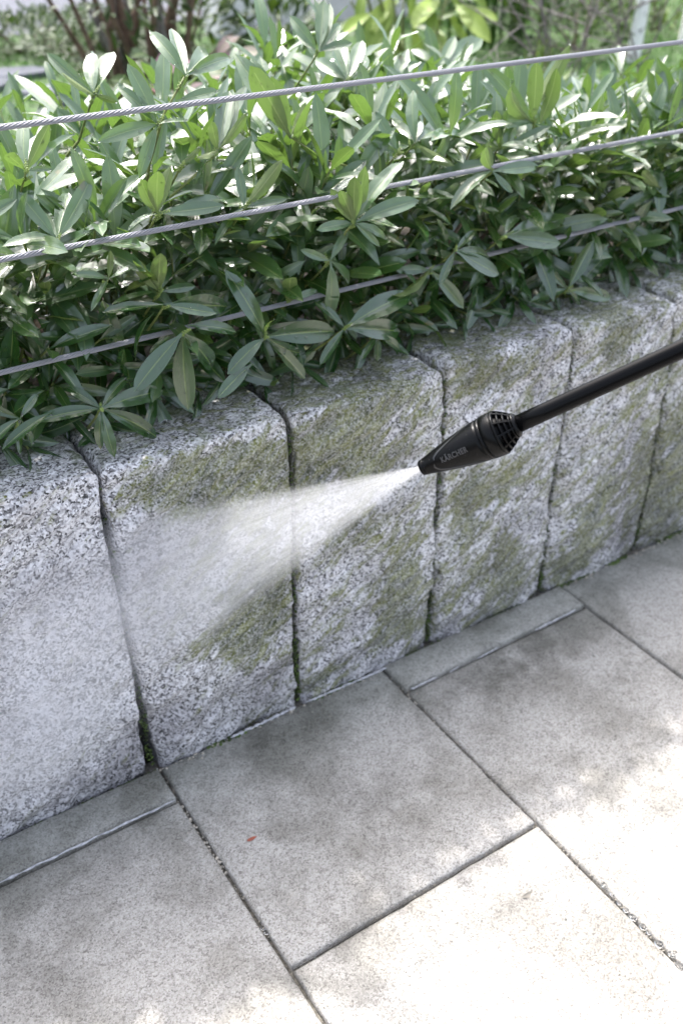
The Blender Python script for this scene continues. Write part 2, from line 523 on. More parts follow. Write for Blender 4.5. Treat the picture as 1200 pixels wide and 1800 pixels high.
def stone(k, fl, fr):
    hero = 3 <= k <= 8
    st = .0062 if hero else .016
    mid = (fl(.3)[0] + fr(.3)[0]) / 2
    width = fr(.3)[0] - fl(.3)[0]
    nx, nz, ny = int(width / st), int(.70 / st), int(.24 / (st * 1.3))
    top = H + .005 * math.sin(k * 2.3) + (.006 if k >= 8 else 0) + (.006 if k == 9 else 0)
    depth = .24
    idx = {}
    V = []
    Q = []
    RR = .016

    def vert(i, j, l):              # i along x, j along y (0 = front), l along z
        key = (i, j, l)
        if key in idx: return idx[key]
        u, v, w = i / nx, j / ny, l / nz
        z0 = -.05 + w * (top + .05)
        xl, gl = fl(z0); xr, gr = fr(z0)
        # joints widen a little behind the face
        x = (xl + gl) + u * ((xr - gr) - (xl + gl))
        y = v * depth
        z = z0
        # round the edges: squared distance near edges
        cx, cy, cz = x, y, z
        lx, rx = x - (xl + gl), (xr - gr) - x
        ex = min(lx, rx); ey = min(y, depth - y); ez = top - z
        R = RR * (1 + .5 * noise.noise(Vector((x * 9, z * 9, k))))
        dx = max(0, R - ex); dy = max(0, R - ey) if y < depth / 2 else 0; dz = max(0, R - ez)
        s2 = dx * dx + dy * dy + dz * dz
        if s2 > 1e-12:
            s = math.sqrt(s2)
            if s > 1e-9:
                f = R / max(s, R)
                sx = 1 if lx < rx else -1
                cx = x + sx * dx * (1 - f); cy = y + dy * (1 - f); cz = z - dz * (1 - f)
                p_in = 0
        p = Vector((x, y, z))
        q = Vector((.8 * x + .6 * z, y * 1.3, .8 * z - .6 * x))
        qs = Vector((q.x * .35, q.y, q.z))
        kk = Vector((k * 3.1, 0, 0))
        n1 = noise.fractal(p * 5.5 + kk, .9, 2, 3)
        n2 = noise.fractal(qs * 26 + kk, .8, 2.1, 4)
        n3 = noise.noise(p * 120)
        rough = .0105 * n1 + .0085 * n2 + .0016 * n3
        if j == 0:                  # front face: proud in the middle
            bul = .010 * (1 - (2 * u - 1) ** 4) - .006
            edge = min(1, ex / .02)
            cy = cy - bul * edge - rough * 1.25
            cx += rough * .5 * (1 - edge)
        if l == nz:
            cz += (.0035 * n1 + .0030 * noise.fractal(p * 30 + kk, .8, 2, 4)) * min(1.0, (y + .01) / .05)
        if i == 0 or i == nx:
            cx += (.0035 * n2 + .002 * noise.noise(p * 45)) * (1 if i == 0 else -1) * (1 if j < 4 else 1) - 0
        V.append((cx, cy, cz))
        idx[key] = len(V) - 1
        return idx[key]

    for i in range(nx):
        for l in range(nz):
            Q.append((vert(i, 0, l), vert(i + 1, 0, l), vert(i + 1, 0, l + 1), vert(i, 0, l + 1)))
    for i in range(nx):
        for j in range(ny):
            Q.append((vert(i, j, nz), vert(i + 1, j, nz), vert(i + 1, j + 1, nz), vert(i, j + 1, nz)))
    for j in range(ny):
        for l in range(nz):
            Q.append((vert(0, j, l), vert(0, j, l + 1), vert(0, j + 1, l + 1), vert(0, j + 1, l)))
            Q.append((vert(nx, j, l), vert(nx, j + 1, l), vert(nx, j + 1, l + 1), vert(nx, j, l + 1)))
    Q.append((vert(0, ny, 0), vert(0, ny, nz), vert(nx, ny, nz), vert(nx, ny, 0)))
    return put('stone_block', np_mesh('stone_block', V, Q, mat=M_granite), wall)


for k in range(len(edges) - 1):
    stone(k, edges[k], edges[k + 1])
# damp mortar and dirt deep inside the joints
V, Q = [], []
V = [(-.96, .10, -.04), (3.2, .10, -.04), (3.2, .10, .60), (-.96, .10, .60), (-.96, .12, -.04), (3.2, .12, -.04), (3.2, .12, .60), (-.96, .12, .60)]
Q = [(0, 1, 2, 3), (5, 4, 7, 6), (3, 2, 6, 7), (1, 0, 4, 5), (0, 3, 7, 4), (2, 1, 5, 6)]
put('joint_mortar', np_mesh('joint_mortar', V, Q, mat=M_soil, smooth=False), wall)

# ------------------------------------------------------------------ garden ground behind the wall
M_lawn = simple('lawn_turf', (.035, .075, .014), .9, var=.45, scale=14)
sheet('planting_bed', -2, 6, .22, 2.0, .52, M_soil, nx=60, ny=20, amp=.012)
sheet('lawn', -20, 60, 2.0, 60, .50, M_lawn)
M_flag = simple('blue_grey_stone', (.085, .09, .11), 1.0, var=.2, scale=6)

# ------------------------------------------------------------------ laurel leaves
def leaf_proto(seed, nl=9, na=4, width=.305, curl=.27, fold=.35):
    r = random.Random(seed)
    curl = curl * r.uniform(-.2, 1.7); fold = fold * r.uniform(.5, 1.3); tw = r.uniform(-.35, .35)
    bend = r.uniform(-.06, .06); wav = r.uniform(.0, .02); ph = r.uniform(0, 6)
    V, U = [], []
    L = [-.02] + [t for t in np.linspace(.10, 1, nl)]
    for t in L:
        tt = max(0, (t - .06) / .94)
        w = (tt ** .80) * ((1 - tt) ** .62) * 1.92 * width * .5 if 0 < tt < 1 else 0.0
        w = max(w, .012 if t < .2 else .0015)
        for c in range(na + 1):
            s = -1 + 2 * c / na
            z = -curl * t * t + abs(s) * w * fold + wav * abs(s) * math.sin(t * 17 + ph + (0 if s < 0 else 2))
            x = s * w * (1 - .10 * fold)
            a = tw * t
            X = x * math.cos(a) - z * math.sin(a) * .0
            V.append((X + bend * t * t, t - .12 * abs(curl) * t * t, z + x * math.sin(a)))
            U.append((.5 + s * .5, max(0, t)))
    n = na + 1
    Q = [(j * n + i, j * n + i + 1, (j + 1) * n + i + 1, (j + 1) * n + i) for j in range(len(L) - 1) for i in range(na)]
    return np.array(V), np.array(Q), np.array(U)


HI = [leaf_proto(i, 9, 4) for i in range(10)]
LO = [leaf_proto(i, 6, 2) for i in range(10)]


def frame(d, n):
    d = d.normalized()
    n = (n - d * n.dot(d))
    if n.length < 1e-4: n = d.orthogonal()
    n.normalize()
    x = d.cross(n)
    return np.array([[x.x, d.x, n.x], [x.y, d.y, n.y], [x.z, d.z, n.z]])


class Leaf:
    __slots__ = ('p', 'M', 'L', 'w', 'var', 'tint', 'shoot', 'score')
    def __init__(s, p, M, L, w, var, tint, shoot):
        s.p, s.M, s.L, s.w, s.var, s.tint, s.shoot, s.score = p, M, L, w, var, tint, shoot, 0


class Shoot:
    def __init__(s, pts, r0=.0028): s.pts, s.r0, s.leaves, s.hero, s.buds = pts, r0, [], False, []


SHOOTS = []


def hedge_top(x, y):
    h = 1.035 - .10 * max(0, y - .30) - .35 * max(0, .18 - y)
    h -= .085 * min(1, max(0, (x - 1.15) / .6))
    h += .13 * math.exp(-((x - 1.28) / .26) ** 2 - ((y - .78) / .22) ** 2)
    h += .045 * math.exp(-((x - .62) / .12) ** 2 - ((y - .30) / .14) ** 2)
    h += .09 * math.exp(-((x - 1.02) / .10) ** 2 - ((y - .60) / .14) ** 2)
    h -= .25 * max(0, x - 2.0)
    h -= .09 * min(1, max(0, .52 - x) / .12) * min(1, max(0, (y - .22) / .1))
    return h


def grow(tip, direc, nleaf, span, L0, tint0, rnd, upright=.55, stemlen=.26):
    """a shoot: curved stem with spirally set leaves crowding to the tip"""
    direc = direc.normalized()
    side = direc.orthogonal().normalized()
    side.rotate(Matrix.Rotation(rnd.uniform(0, 6.28), 3, direc))
    bow = rnd.uniform(.01, .05)
    pts = []
    down = Vector((0, 0, -1))
    for k in range(6):
        t = k / 5
        q = tip - direc * stemlen * (1 - t) + side * bow * (1 - t) ** 2 + down * .25 * stemlen * (1 - t) ** 2 * (1 - abs(direc.z))
        pts.append(q)
    s = Shoot(pts)
    ang = rnd.uniform(0, 6.28)
    for i in range(nleaf):
        f = i / max(1, nleaf - 1)               # 0 tip, 1 lowest
        d = span * f ** 1.15
        t = 1 - d / stemlen
        t = max(.02, min(1, t))
        kk = min(4, int(t * 5)); ff = t * 5 - kk
        p = pts[kk].lerp(pts[kk + 1], ff)
        ax = (pts[kk + 1] - pts[kk]).normalized()
        ang += 2.4 + rnd.uniform(-.25, .25)
        o = side.copy(); o.rotate(Matrix.Rotation(ang, 3, direc))
        o = (o - ax * o.dot(ax)).normalized()
        tilt = rad(17 + 52 * f ** upright + rnd.uniform(-9, 12))
        dd = ax * math.cos(tilt) + o * math.sin(tilt)
        dd = (dd + Vector((0, 0, -.10 * f))).normalized()
        nn = ax * math.sin(tilt) - o * math.cos(tilt)
        nn += Vector((rnd.uniform(-.2, .2), rnd.uniform(-.2, .2), rnd.uniform(-.1, .25)))
        L = L0 * rnd.uniform(.66, 1.2) * (.62 + .38 * min(1, f * 2.6 + .25))
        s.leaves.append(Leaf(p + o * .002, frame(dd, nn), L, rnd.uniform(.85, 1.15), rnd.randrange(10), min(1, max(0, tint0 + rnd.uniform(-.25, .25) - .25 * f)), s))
    SHOOTS.append(s)
    return s


R = random.Random(11)
# upright shoots over the whole top of the hedge
y = .14
row = 0
while y < 1.10:
    x = -.45 + (row % 2) * .03
    sp = .074 + .010 * (y > .5)
    while x < 2.9:
        cx, cy = x + R.uniform(-.02, .02), y + R.uniform(-.02, .02)
        h = hedge_top(cx, cy) + R.uniform(-.10, .045) + (.05 if R.random() < .08 else 0)
        lean = Vector((R.uniform(-.28, .28), R.uniform(-.25, .25) - .55 * max(0, (.34 - cy) / .25), 1))
        if cx > 1.95 and R.random() < .5: x += sp; continue
        s_ = grow(Vector((cx, cy, h - .055)), lean, R.randint(10, 14), R.uniform(.12, .17), R.uniform(.118, .150), .68, R, .6)
        if R.random() < .3: s_.buds.append(1)
        x += sp * R.uniform(.85, 1.2)
    y += sp * .95
    row += 1
# shoots pushing out of the front face, down to the wall top
x = -.45
while x < 2.9:
    z = .675
    while z < .99:
        cx = x + R.uniform(-.025, .025); cz = z + R.uniform(-.02, .02)
        fz = (cz - .66) / .33
        yy = .085 + .05 * fz + R.uniform(-.025, .02)
        if cx > 2.0 and R.random() < .3: z += .05; continue
        d = Vector((R.uniform(-.55, .55), -1.0 + .45 * fz, .05 + 1.0 * fz + R.uniform(-.15, .35)))
        L0 = R.uniform(.078, .102) if cz < .74 else R.uniform(.100, .128)
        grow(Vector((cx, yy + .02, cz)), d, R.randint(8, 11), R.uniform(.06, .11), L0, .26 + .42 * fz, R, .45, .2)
        z += R.uniform(.056, .080)
    x += R.uniform(.060, .078)


# shoots that can be recognised one by one in the photograph:
# centre pixel, depth y, list of leaf tips (pixel, change of depth, width factor, side 1 = upper face seen, -1 = underside)
def hero(cx, cy, y, tips, tint=.4, back=(.0, .16, -.12), stem=None, widths=1.0):
    c = at_y(cx, cy, y)
    b = c + Vector(back)
    if stem:
        pts = [at_y(px, py, yy) for px, py, yy in stem] + [c]
        while len(pts) < 4: pts.insert(0, pts[0] + Vector((.01, .03, -.06)))
    else:
        pts = [b, b.lerp(c, .35) + Vector((.004, .0, -.008)), b.lerp(c, .7) + Vector((.0, -.003, -.004)), c]
    s = Shoot(pts, .0026)
    s.hero = True
    for tp in tips:
        (tx, ty, dy, w, sd) = tp[:5]
        base = c if len(tp) < 6 else at_y(tp[5], tp[6], y)
        if sd == 1 and y >= .09 and ty < (cy if len(tp) < 6 else tp[6]) - 25: dy += R.uniform(.03, .075)
        t = at_y(tx, ty, y + dy)
        d = t - base
        view = (CAM - c).normalized()
        n = view * sd + Vector((R.uniform(-.45, .45), R.uniform(-.35, .35), .45 * sd + R.uniform(-.35, .35)))
        if sd == 0:
            n = Vector((R.uniform(-.3, .3), -.1, 1)) + view * .15
        s.leaves.append(Leaf(base, frame(d, n), d.length, w, R.randrange(10), max(0, min(1, tint + R.uniform(-.12, .12))), s))
    # a few small filler leaves at the centre
    SHOOTS.append(s)
    return s


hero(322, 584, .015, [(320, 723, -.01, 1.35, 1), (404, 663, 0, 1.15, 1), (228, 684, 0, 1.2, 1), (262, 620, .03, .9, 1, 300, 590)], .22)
hero(290, 535, .03, [(426, 536, -.02, 1.25, 1), (383, 552, -.03, 1.1, 1), (427, 570, -.01, 1.1, 1, 330, 572), (180, 545, .01, 1.0, 0), (210, 620, .02, .9, 0, 270, 550)], .18)
hero(178, 718, .02, [(166, 793, -.02, 1.1, 1), (199, 807, -.03, 1.1, 1), (300, 764, -.01, 1.0, 1), (294, 671, .02, 1.15, 1), (68, 724, 0, 1.0, 1), (0, 772, -.02, .95, 1, 90, 725), (118, 672, .03, 1.2, 1), (222, 650, .04, .9, 1)], .15)
hero(35, 735, .03, [(-30, 775, -.02, 1.1, 1), (66, 690, .02, 1.1, 1), (35, 800, -.02, .9, 1), (-40, 710, 0, 1, 1), (72, 790, -.01, .8, 1)], .12)
hero(466, 592, .02, [(419, 482, 0, 1.15, 1), (541, 641, -.02, 1.1, 1), (395, 650, -.01, 1.3, 1), (604, 571, 0, 1.2, 1), (382, 692, -.03, 1.2, 1, 442, 640), (468, 548, -.01, 1.0, -1), (545, 667, 0, .8, 1), (445, 545, .01, .9, 1, 462, 600)], .2)
hero(606, 576, .03, [(731, 491, 0, 1.2, 1), (735, 580, -.02, 1.2, 1), (560, 640, 0, 1, 1), (560, 520, .03, 1.0, 1)], .3, back=(-.05, .12, -.10))
hero(664, 588, .03, [(664, 636, -.01, 1.3, 1), (632, 630, -.01, 1.1, 1), (713, 610, 0, 1, 1)], .2)
hero(800, 440, .05, [(882, 486, -.02, 1.25, 1), (770, 500, -.02, 1, 1), (835, 405, .02, 1.0, 1), (870, 440, 0, 1.0, 1), (760, 415, .01, 1.1, 0)], .35)
hero(886, 414, .05, [(986, 431, -.02, 1.15, 1), (955, 405, 0, .9, 1), (1010, 375, .02, .9, 1), (915, 355, .03, 1.1, 1)], .6)
hero(998, 508, .06, [(1042, 420, .0, 1.25, 1), (1080, 522, -.02, 1.0, 1), (960, 470, .02, 1, 1), (940, 520, 0, 1, 1), (1030, 540, -.02, .9, 1)], .35)
hero(755, 474, .07, [(694, 552, -.02, .9, -1), (800, 470, .0, 1, 1), (820, 540, -.03, 1.1, 1), (700, 470, 0, 1.1, 1)], .45)
hero(580, 458, .06, [(592, 570, -.03, 1.1, 1), (640, 500, 0, 1, 1), (530, 440, 0, 1.1, 1), (612, 400, .02, 1, 1)], .85)
hero(510, 525, .07, [(505, 468, -.01, 1.9, -1), (560, 510, 0, 1, 1), (480, 470, 0, 1.1, 1)], .7)
hero(280, 512, .07, [(274, 440, -.01, 1.7, -1), (225, 450, 0, 1.2, -1), (345, 500, 0, 1.1, 1), (200, 520, -.02, 1, 0), (310, 450, .03, 1, 1)], .5)
hero(190, 490, .05, [(145, 470, -.02, 1.0, 1), (245, 460, 0, 1, 0), (160, 540, -.03, 1.0, 0), (200, 440, .01, 1.1, -1)], .6)
# tall shoots of the top
hero(326, 132, .14, [(266, 38, -.02, 1.25, 1), (300, 42, .02, 1.2, 1), (399, 47, .01, 1.0, 1), (424, 82, -.02, .95, 1), (383, 160, -.04, 1.3, 1, 312, 176), (345, 70, .05, 1.0, 1), (235, 175, .0, 1.0, 0, 290, 205)], .75,
     stem=[(250, 400, .18), (262, 290, .16), (288, 200, .15)])
hero(277, 218, .14, [(231, 106, .0, 1.25, 1), (214, 140, -.01, 1.1, 1), (190, 230, -.03, 1.1, 1), (330, 200, .0, 1.0, 0), (240, 300, -.03, 1.1, 1)], .6)
hero(165, 165, .22, [(150, 74, 0, 1.35, 1), (190, 72, .02, 1.2, 1), (78, 92, -.01, 1.0, 1), (105, 134, -.03, 1.0, -1), (205, 180, 0, 1.2, -1)], .7)
hero(320, 288, .10, [(319, 213, .0, 1.35, 1), (352, 262, 0, 1.2, -1), (290, 250, .02, 1.2, 1)], .8)
hero(384, 262, .11, [(366, 214, -.01, 1.8, -1), (441, 203, -.01, 1.0, -1), (418, 153, .02, 1.2, 1), (400, 152, .0, 1.2, 1), (348, 285, -.02, 1.1, -1), (330, 300, 0, 1, 0)], .65,
     stem=[(300, 345, .13), (340, 310, .12)])
hero(277, 375, .075, [(273, 287, -.01, 1.75, -1), (297, 290, .02, 1.2, -1), (236, 310, .01, 1.6, -1), (220, 385, 0, 1, 0), (400, 325, 0, .9, 1, 300, 378), (398, 362, -.02, .9, 1)], .6)
hero(430, 365, .085, [(499, 283, 0, 1.05, -1), (420, 290, .03, 1.1, 1), (475, 350, .0, 1, 1), (505, 345, -.02, 1, 1), (370, 400, -.02, 1.1, 0)], .6)
hero(46, 300, .13, [(30, 200, 0, 1.1, 1), (62, 205, .02, 1.1, 1), (-5, 250, -.02, 1.2, -1), (90, 218, .0, 1.2, -1), (95, 290, 0, 1, 1)], .7)
hero(100, 420, .09, [(30, 335, -.01, 1.25, 1), (168, 312, .0, 1.0, 1), (60, 345, .02, 1.2, 1), (120, 330, .02, 1.1, 1), (140, 370, -.02, .9, 1), (20, 400, -.02, 1.2, 1)], .75)
hero(510, 240, .16, [(410, 82, .0, 1.0, 1), (438, 90, .02, .9, 1), (437, 108, -.01, 1.2, -1), (478, 130, .01, 1.3, -1), (560, 190, .02, 1.1, 1), (540, 180, 0, 1.2, -1)], .7,
     stem=[(640, 300, .17), (570, 280, .165)])
hero(622, 392, .05, [(620, 303, -.01, 1.5, -1), (600, 330, .0, 1.5, -1), (580, 330, .02, 1.3, -1), (692, 262, 0, 1.1, 1), (740, 334, -.02, 1.0, 1), (690, 408, -.03, 1.1, 1), (672, 430, -.03, .9, 1), (560, 395, -.02, .9, 1), (640, 300, .03, 1.3, -1)], .7)
hero(730, 250, .13, [(713, 152, 0, 1.2, 1), (790, 300, -.03, 1.0, -1), (742, 180, .02, 1.1, 1), (818, 178, .0, 1, 1), (690, 200, .0, 1.0, 1)], .75)
hero(700, 268, .15, [(660, 194, 0, 1.2, 1), (725, 225, .02, 1, 1), (660, 250, -.01, 1, 1)], .8)
hero(936, 215, .13, [(857, 104, 0, .95, 1), (832, 138, -.01, .95, -1), (946, 104, .0, 1.3, -1), (998, 100, .02, 1.0, -1, 938, 190), (993, 122, -.01, 1.35, -1, 946, 222), (905, 195, .02, 1, 1), (870, 205, -.01, 1.0, 1), (820, 185, -.01, .9, 1), (1000, 245, -.02, 1.0, 1)], .65,
     stem=[(965, 345, .14), (955, 280, .14), (944, 245, .135)])
hero(878, 260, .14, [(868, 192, .0, 1.3, -1), (830, 255, -.02, 1.1, -1), (800, 225, 0, 1.1, 1), (820, 195, .02, 1.2, 1)], .7)
hero(865, 300, .06, [(952, 291, -.01, 1.0, 1), (832, 252, 0, 1.4, -1), (790, 330, -.02, 1, 0), (856, 250, .02, 1.2, -1), (900, 340, -.03, 1.1, 1)], .6)
hero(1060, 262, .15, [(1054, 205, 0, 1.3, -1), (1140, 268, 0, 1.0, 1), (985, 248, 0, 1.0, 1), (1090, 210, .01, 1.1, -1), (1120, 290, -.02, 1.1, 1), (1020, 290, -.02, 1, 1)], .7)
hero(1150, 268, .13, [(1185, 222, 0, 1.6, -1), (1130, 220, .0, 1.1, 1), (1200, 250, .01, 1.2, -1), (1128, 300, -.02, 1.1, 1)], .6)
hero(1210, 250, .20, [(1128, 145, 0, .9, 1), (1150, 102, .02, .9, 1), (1180, 170, 0, 1, 1)], .75)
hero(770, 120, .75, [(752, 42, 0, 1.3, 1), (805, 60, 0, 1.1, 1), (850, 58, .0, 1.0, 1), (725, 70, 0, 1.2, 1), (830, 108, -.03, 1.0, 1), (700, 110, 0, 1.1, 1)], .75)
hero(560, 90, .36, [(572, -2, 0, 1.15, 1), (585, 0, .02, 1.0, 1), (508, 22, 0, 1.25, 1), (600, 35, .0, 1.0, 1), (520, 60, -.02, 1.1, 1), (620, 70, 0, 1.1, 1)], .7)
hero(610, 140, .40, [(640, 70, 0, 1.2, 1), (655, 92, 0, 1.1, 1), (580, 70, 0, 1.1, 1), (545, 95, 0, 1.3, 1), (600, 70, .0, 1.0, 1)], .75)
hero(1160, 330, .10, [(1215, 285, 0, 1.2, 1), (1190, 275, .0, 1.2, 1), (1090, 360, 0, 1.0, 1), (1120, 300, 0, 1.1, -1)], .5)

# which leaves does the picture show largest?
ALL = [l for s in SHOOTS for l in s.leaves]
BV, BF = [], []
for l in ALL:
    c = np.array(l.p)
    for q in ((0, .05, 0), (-.13 * l.w, .5, 0), (0, 1, -.05), (.13 * l.w, .5, 0)):
        BV.append(Vector(c + l.M @ (np.array(q) * l.L)))
    n = len(BV)
    BF.append((n - 4, n - 3, n - 2, n - 1))
bvh = BVHTree.FromPolygons(BV, BF)
wall_lift = at_z  # (the stone tops never hide the hedge from this side)
for i, l in enumerate(ALL):
    c = Vector(np.array(l.p) + l.M @ np.array([0, .5 * l.L, 0]))
    px, py, dist = project(c)
    if not (-20 < px < 1220 and -20 < py < 1000): l.score = 0; continue
    vis = 0
    for q in (.2, .5, .85):
        t = Vector(np.array(l.p) + l.M @ np.array([0, q * l.L, -.01 * l.L]))
        dd = t - CAM
        h = bvh.ray_cast(CAM, dd.normalized(), dd.length + .02)
        if h[2] is None or h[2] == i or h[3] > dd.length - .004: vis += 1
    fac = abs((CAM - c).normalized().dot(Vector(l.M[:, 2])))
    a0 = project(l.p); a1 = project(Vector(np.array(l.p) + l.M @ np.array([0, l.L, 0])))
    ln = math.hypot(a0[0] - a1[0], a0[1] - a1[1])
    l.score = vis / 3 * ln * (8 + 30 * fac) / dist * (3.0 if l.shoot.hero else 1)
ranked = sorted(ALL, key=lambda l: -l.score)
chosen = set(id(l) for l in ranked[:296])

hedge = empty('laurel_hedge', (.9, .55, .52))
tag(hedge, 'dense glossy green laurel hedge, wet with drops, spilling over the granite wall', 'hedge')
VARM = {}


def leaf_mesh(var, tq):
    k = (var, tq)
    if k not in VARM:
        V, Q, U = HI[var]
        VARM[k] = np_mesh('leaf', V, Q, U, np.full(len(V), tq / 4), M_leaf)
    return VARM[k]


def stem_of(s):
    P = s.pts
    return tube_np(P, np.linspace(s.r0, s.r0 * .55, len(P)), 6)


acc_leaf, acc_stem = Acc(), Acc()
drops = []
hoff = Vector(hedge.location)
for s in SHOOTS:
    own = [l for l in s.leaves if id(l) in chosen]
    V, Q = stem_of(s)
    br = None
    if own:
        br = put('branch', np_mesh('branch', V, Q, mat=M_stem), hedge)
    else:
        acc_stem.add(V, Q)
    for l in s.leaves:
        if id(l) in chosen:
            o = bpy.data.objects.new('leaf', leaf_mesh(l.var, int(round(l.tint * 4))))
            COL.objects.link(o)
            o.parent = br
            mm = Matrix([[*(l.M[r, :] * np.array([l.w * l.L, l.L, l.L])), 0] for r in range(3)] + [[0, 0, 0, 1]])
            o.matrix_basis = Matrix.Translation(Vector(l.p)) @ mm
        else:
            far = project(l.p)[2] > 2.0
            V, Q, U = (LO if far else HI)[l.var]
            W = (V * np.array([l.w, 1, 1]) * l.L) @ l.M.T + np.array(l.p)
            acc_leaf.add(W, Q, U, l.tint)
put('foliage', acc_leaf.mesh('foliage', M_leaf), hedge)['kind'] = 'stuff'
put('twigs', acc_stem.mesh('twigs', M_stem), hedge)['kind'] = 'stuff'
# thick woody branches inside the hedge
aw = Acc()
for i in range(70):
    bx, by = R.uniform(-.4, 2.6), R.uniform(.3, .9)
    p = Vector((bx, by, .5)); pts = [p]
    d = Vector((R.uniform(-.5, .5), R.uniform(-.7, .4), 1))
    for k in range(5):
        p = p + d.normalized() * .085; pts.append(p); d += Vector((R.uniform(-.3, .3), R.uniform(-.35, .25), 0))
    aw.add(*tube_np(pts, np.linspace(.007, .0035, 6), 6))
put('woody_stems', aw.mesh('woody_stems', M_twig), hedge)['kind'] = 'stuff'

# flower bud spikes near some tips
octV = np.array([(1, 0, 0), (-1, 0, 0), (0, 1, 0), (0, -1, 0), (0, 0, 1), (0, 0, -1)], float)
octQ = np.array([(0, 2, 4), (2, 1, 4), (1, 3, 4), (3, 0, 4), (2, 0, 5), (1, 2, 5), (3, 1, 5), (0, 3, 5)])
ab = Acc()
for s in SHOOTS:
    if not (s.buds or s.hero): continue
    px, py, dist = project(s.pts[-1])
    if dist > 2.3: continue
    ax = (s.pts[-1] - s.pts[-2]).normalized()
    for q in range(R.randint(1, 3)):
        o = Vector((R.uniform(-1, 1), R.uniform(-1, 1), R.uniform(-1, 1)))
        d = (ax + o * .45).normalized()
        b0 = s.pts[-1] - ax * R.uniform(.0, .025)
        Lb = R.uniform(.014, .028)
        for k in range(22):
            t = k / 21
            a_ = k * 2.4
            e1 = d.orthogonal().normalized(); e2 = d.cross(e1)
            c = b0 + d * Lb * t + (e1 * math.cos(a_) + e2 * math.sin(a_)) * .0022 * (1.1 - t * .6)
            ab.add(octV * (.0017 - .0006 * t) + np.array(c), octQ)
put('flower_buds', ab.mesh('flower_buds', M_bud), hedge)['kind'] = 'stuff'

# water drops on the leaves in focus
M_drop = NT('water'); M_drop.base((1, 1, 1)); M_drop.rough(.02)
M_drop.b.inputs['Transmission Weight'].default_value = 1.0; M_drop.b.inputs['IOR'].default_value = 1.33
ad = Acc()
bm = bmesh.new(); bmesh.ops.create_icosphere(bm, subdivisions=2, radius=1)
icoV = np.array([v.co[:] for v in bm.verts]); icoQ = np.array([[v.index for v in f.verts] for f in bm.faces]); bm.free()
for l in ranked[:420]:
    if project(l.p)[2] > 2.0 or l.M[2, 2] < .05 and l.score < 30: continue
    V, Q, U = HI[l.var]
    for k in range(R.randint(5, 16)):
        j = R.randrange(1, 9); i = R.randrange(4)
        a_, b_, c_, d_ = [V[j * 5 + i], V[j * 5 + i + 1], V[(j + 1) * 5 + i], V[(j + 1) * 5 + i + 1]]
        fu, fv = R.random(), R.random()
        lp = (a_ * (1 - fu) + b_ * fu) * (1 - fv) + (c_ * (1 - fu) + d_ * fu) * fv
        w = l.M @ (lp * np.array([l.w, 1, 1]) * l.L) + np.array(l.p)
        r = R.choice([.0006, .0008, .0010, .0014, .0019]) * R.uniform(.8, 1.1)
        ad.add((icoV * np.array([r, r * R.uniform(1, 1.5), r * .55])) @ l.M.T + w + l.M[:, 2] * r * .2, icoQ)
put('water_drops', ad.mesh('water_drops', M_drop.m), hedge)['kind'] = 'stuff'

# ------------------------------------------------------------------ wire ropes strung over the wall
M_wire = NT('galvanised_wire')
M_wire.base((.30, .30, .33)); M_wire.b.inputs['Metallic'].default_value = .35
M_wire.rough(M_wire.math('ADD', .36, M_wire.math('MULTIPLY', M_wire.noise(M_wire.pos(), 90, 3), .2)))
WIRES = [
    ('topmost tight galvanised wire rope running across the tips of the laurel hedge', [(0, 225), (300, 187), (600, 146), (900, 107), (1200, 75)]),
    ('middle galvanised wire rope threaded in front of the hedge, between the other two', [(0, 455), (300, 400), (600, 343), (900, 287), (1120, 243)]),
    ('lowest galvanised wire rope, partly hidden by leaves just above the stone blocks', [(0, 658), (320, 578), (500, 530), (800, 460), (1160, 375)])]
YW = .052
for wi, (lab, pp) in enumerate(WIRES):
    YW = (.052, .066, .082)[wi]
    W3 = [at_y(px, py, YW) for px, py in pp]
    b_, a_ = np.polyfit([p.x for p in W3], [p.z for p in W3], 1)
    root = empty('wire_rope', (-1.2, YW, a_ - 1.2 * b_))
    tag(root, lab, 'wire rope', 'wire ropes strung above the wall')
    xs = np.arange(-1.2, 3.3, .0022)
    for k in range(7):
        th = xs * 2 * math.pi / .056 * -1 + k * 2 * math.pi / 7
        P = np.stack([xs, YW + .0030 * np.cos(th), a_ + b_ * xs + .0030 * np.sin(th)], axis=1)
        V, Q = tube_np(P, np.full(len(xs), .00112), 5, cap=False)
        put('wire_strand', np_mesh('wire_strand', V, Q, mat=M_wire.m), root)

# ------------------------------------------------------------------ pressure washer lance
M_plastic = NT('black_plastic')
_p = M_plastic
_p.base((.0025, .0026, .0028)); _p.b.inputs['Specular IOR Level'].default_value = .14
_p.rough(_p.math('ADD', .24, _p.math('MULTIPLY', _p.noise(_p.pos(), 900, 2), .10)))
M_tube = NT('black_coated_tube'); M_tube.base((.0025, .0026, .003)); M_tube.rough(.27); M_tube.b.inputs['Specular IOR Level'].default_value = .10
M_trim = NT('dark_grey_trim'); M_trim.base((.022, .023, .024)); M_trim.rough(.28)
M_print = NT('grey_lettering'); M_print.base((.06, .06, .062)); M_print.rough(.3)

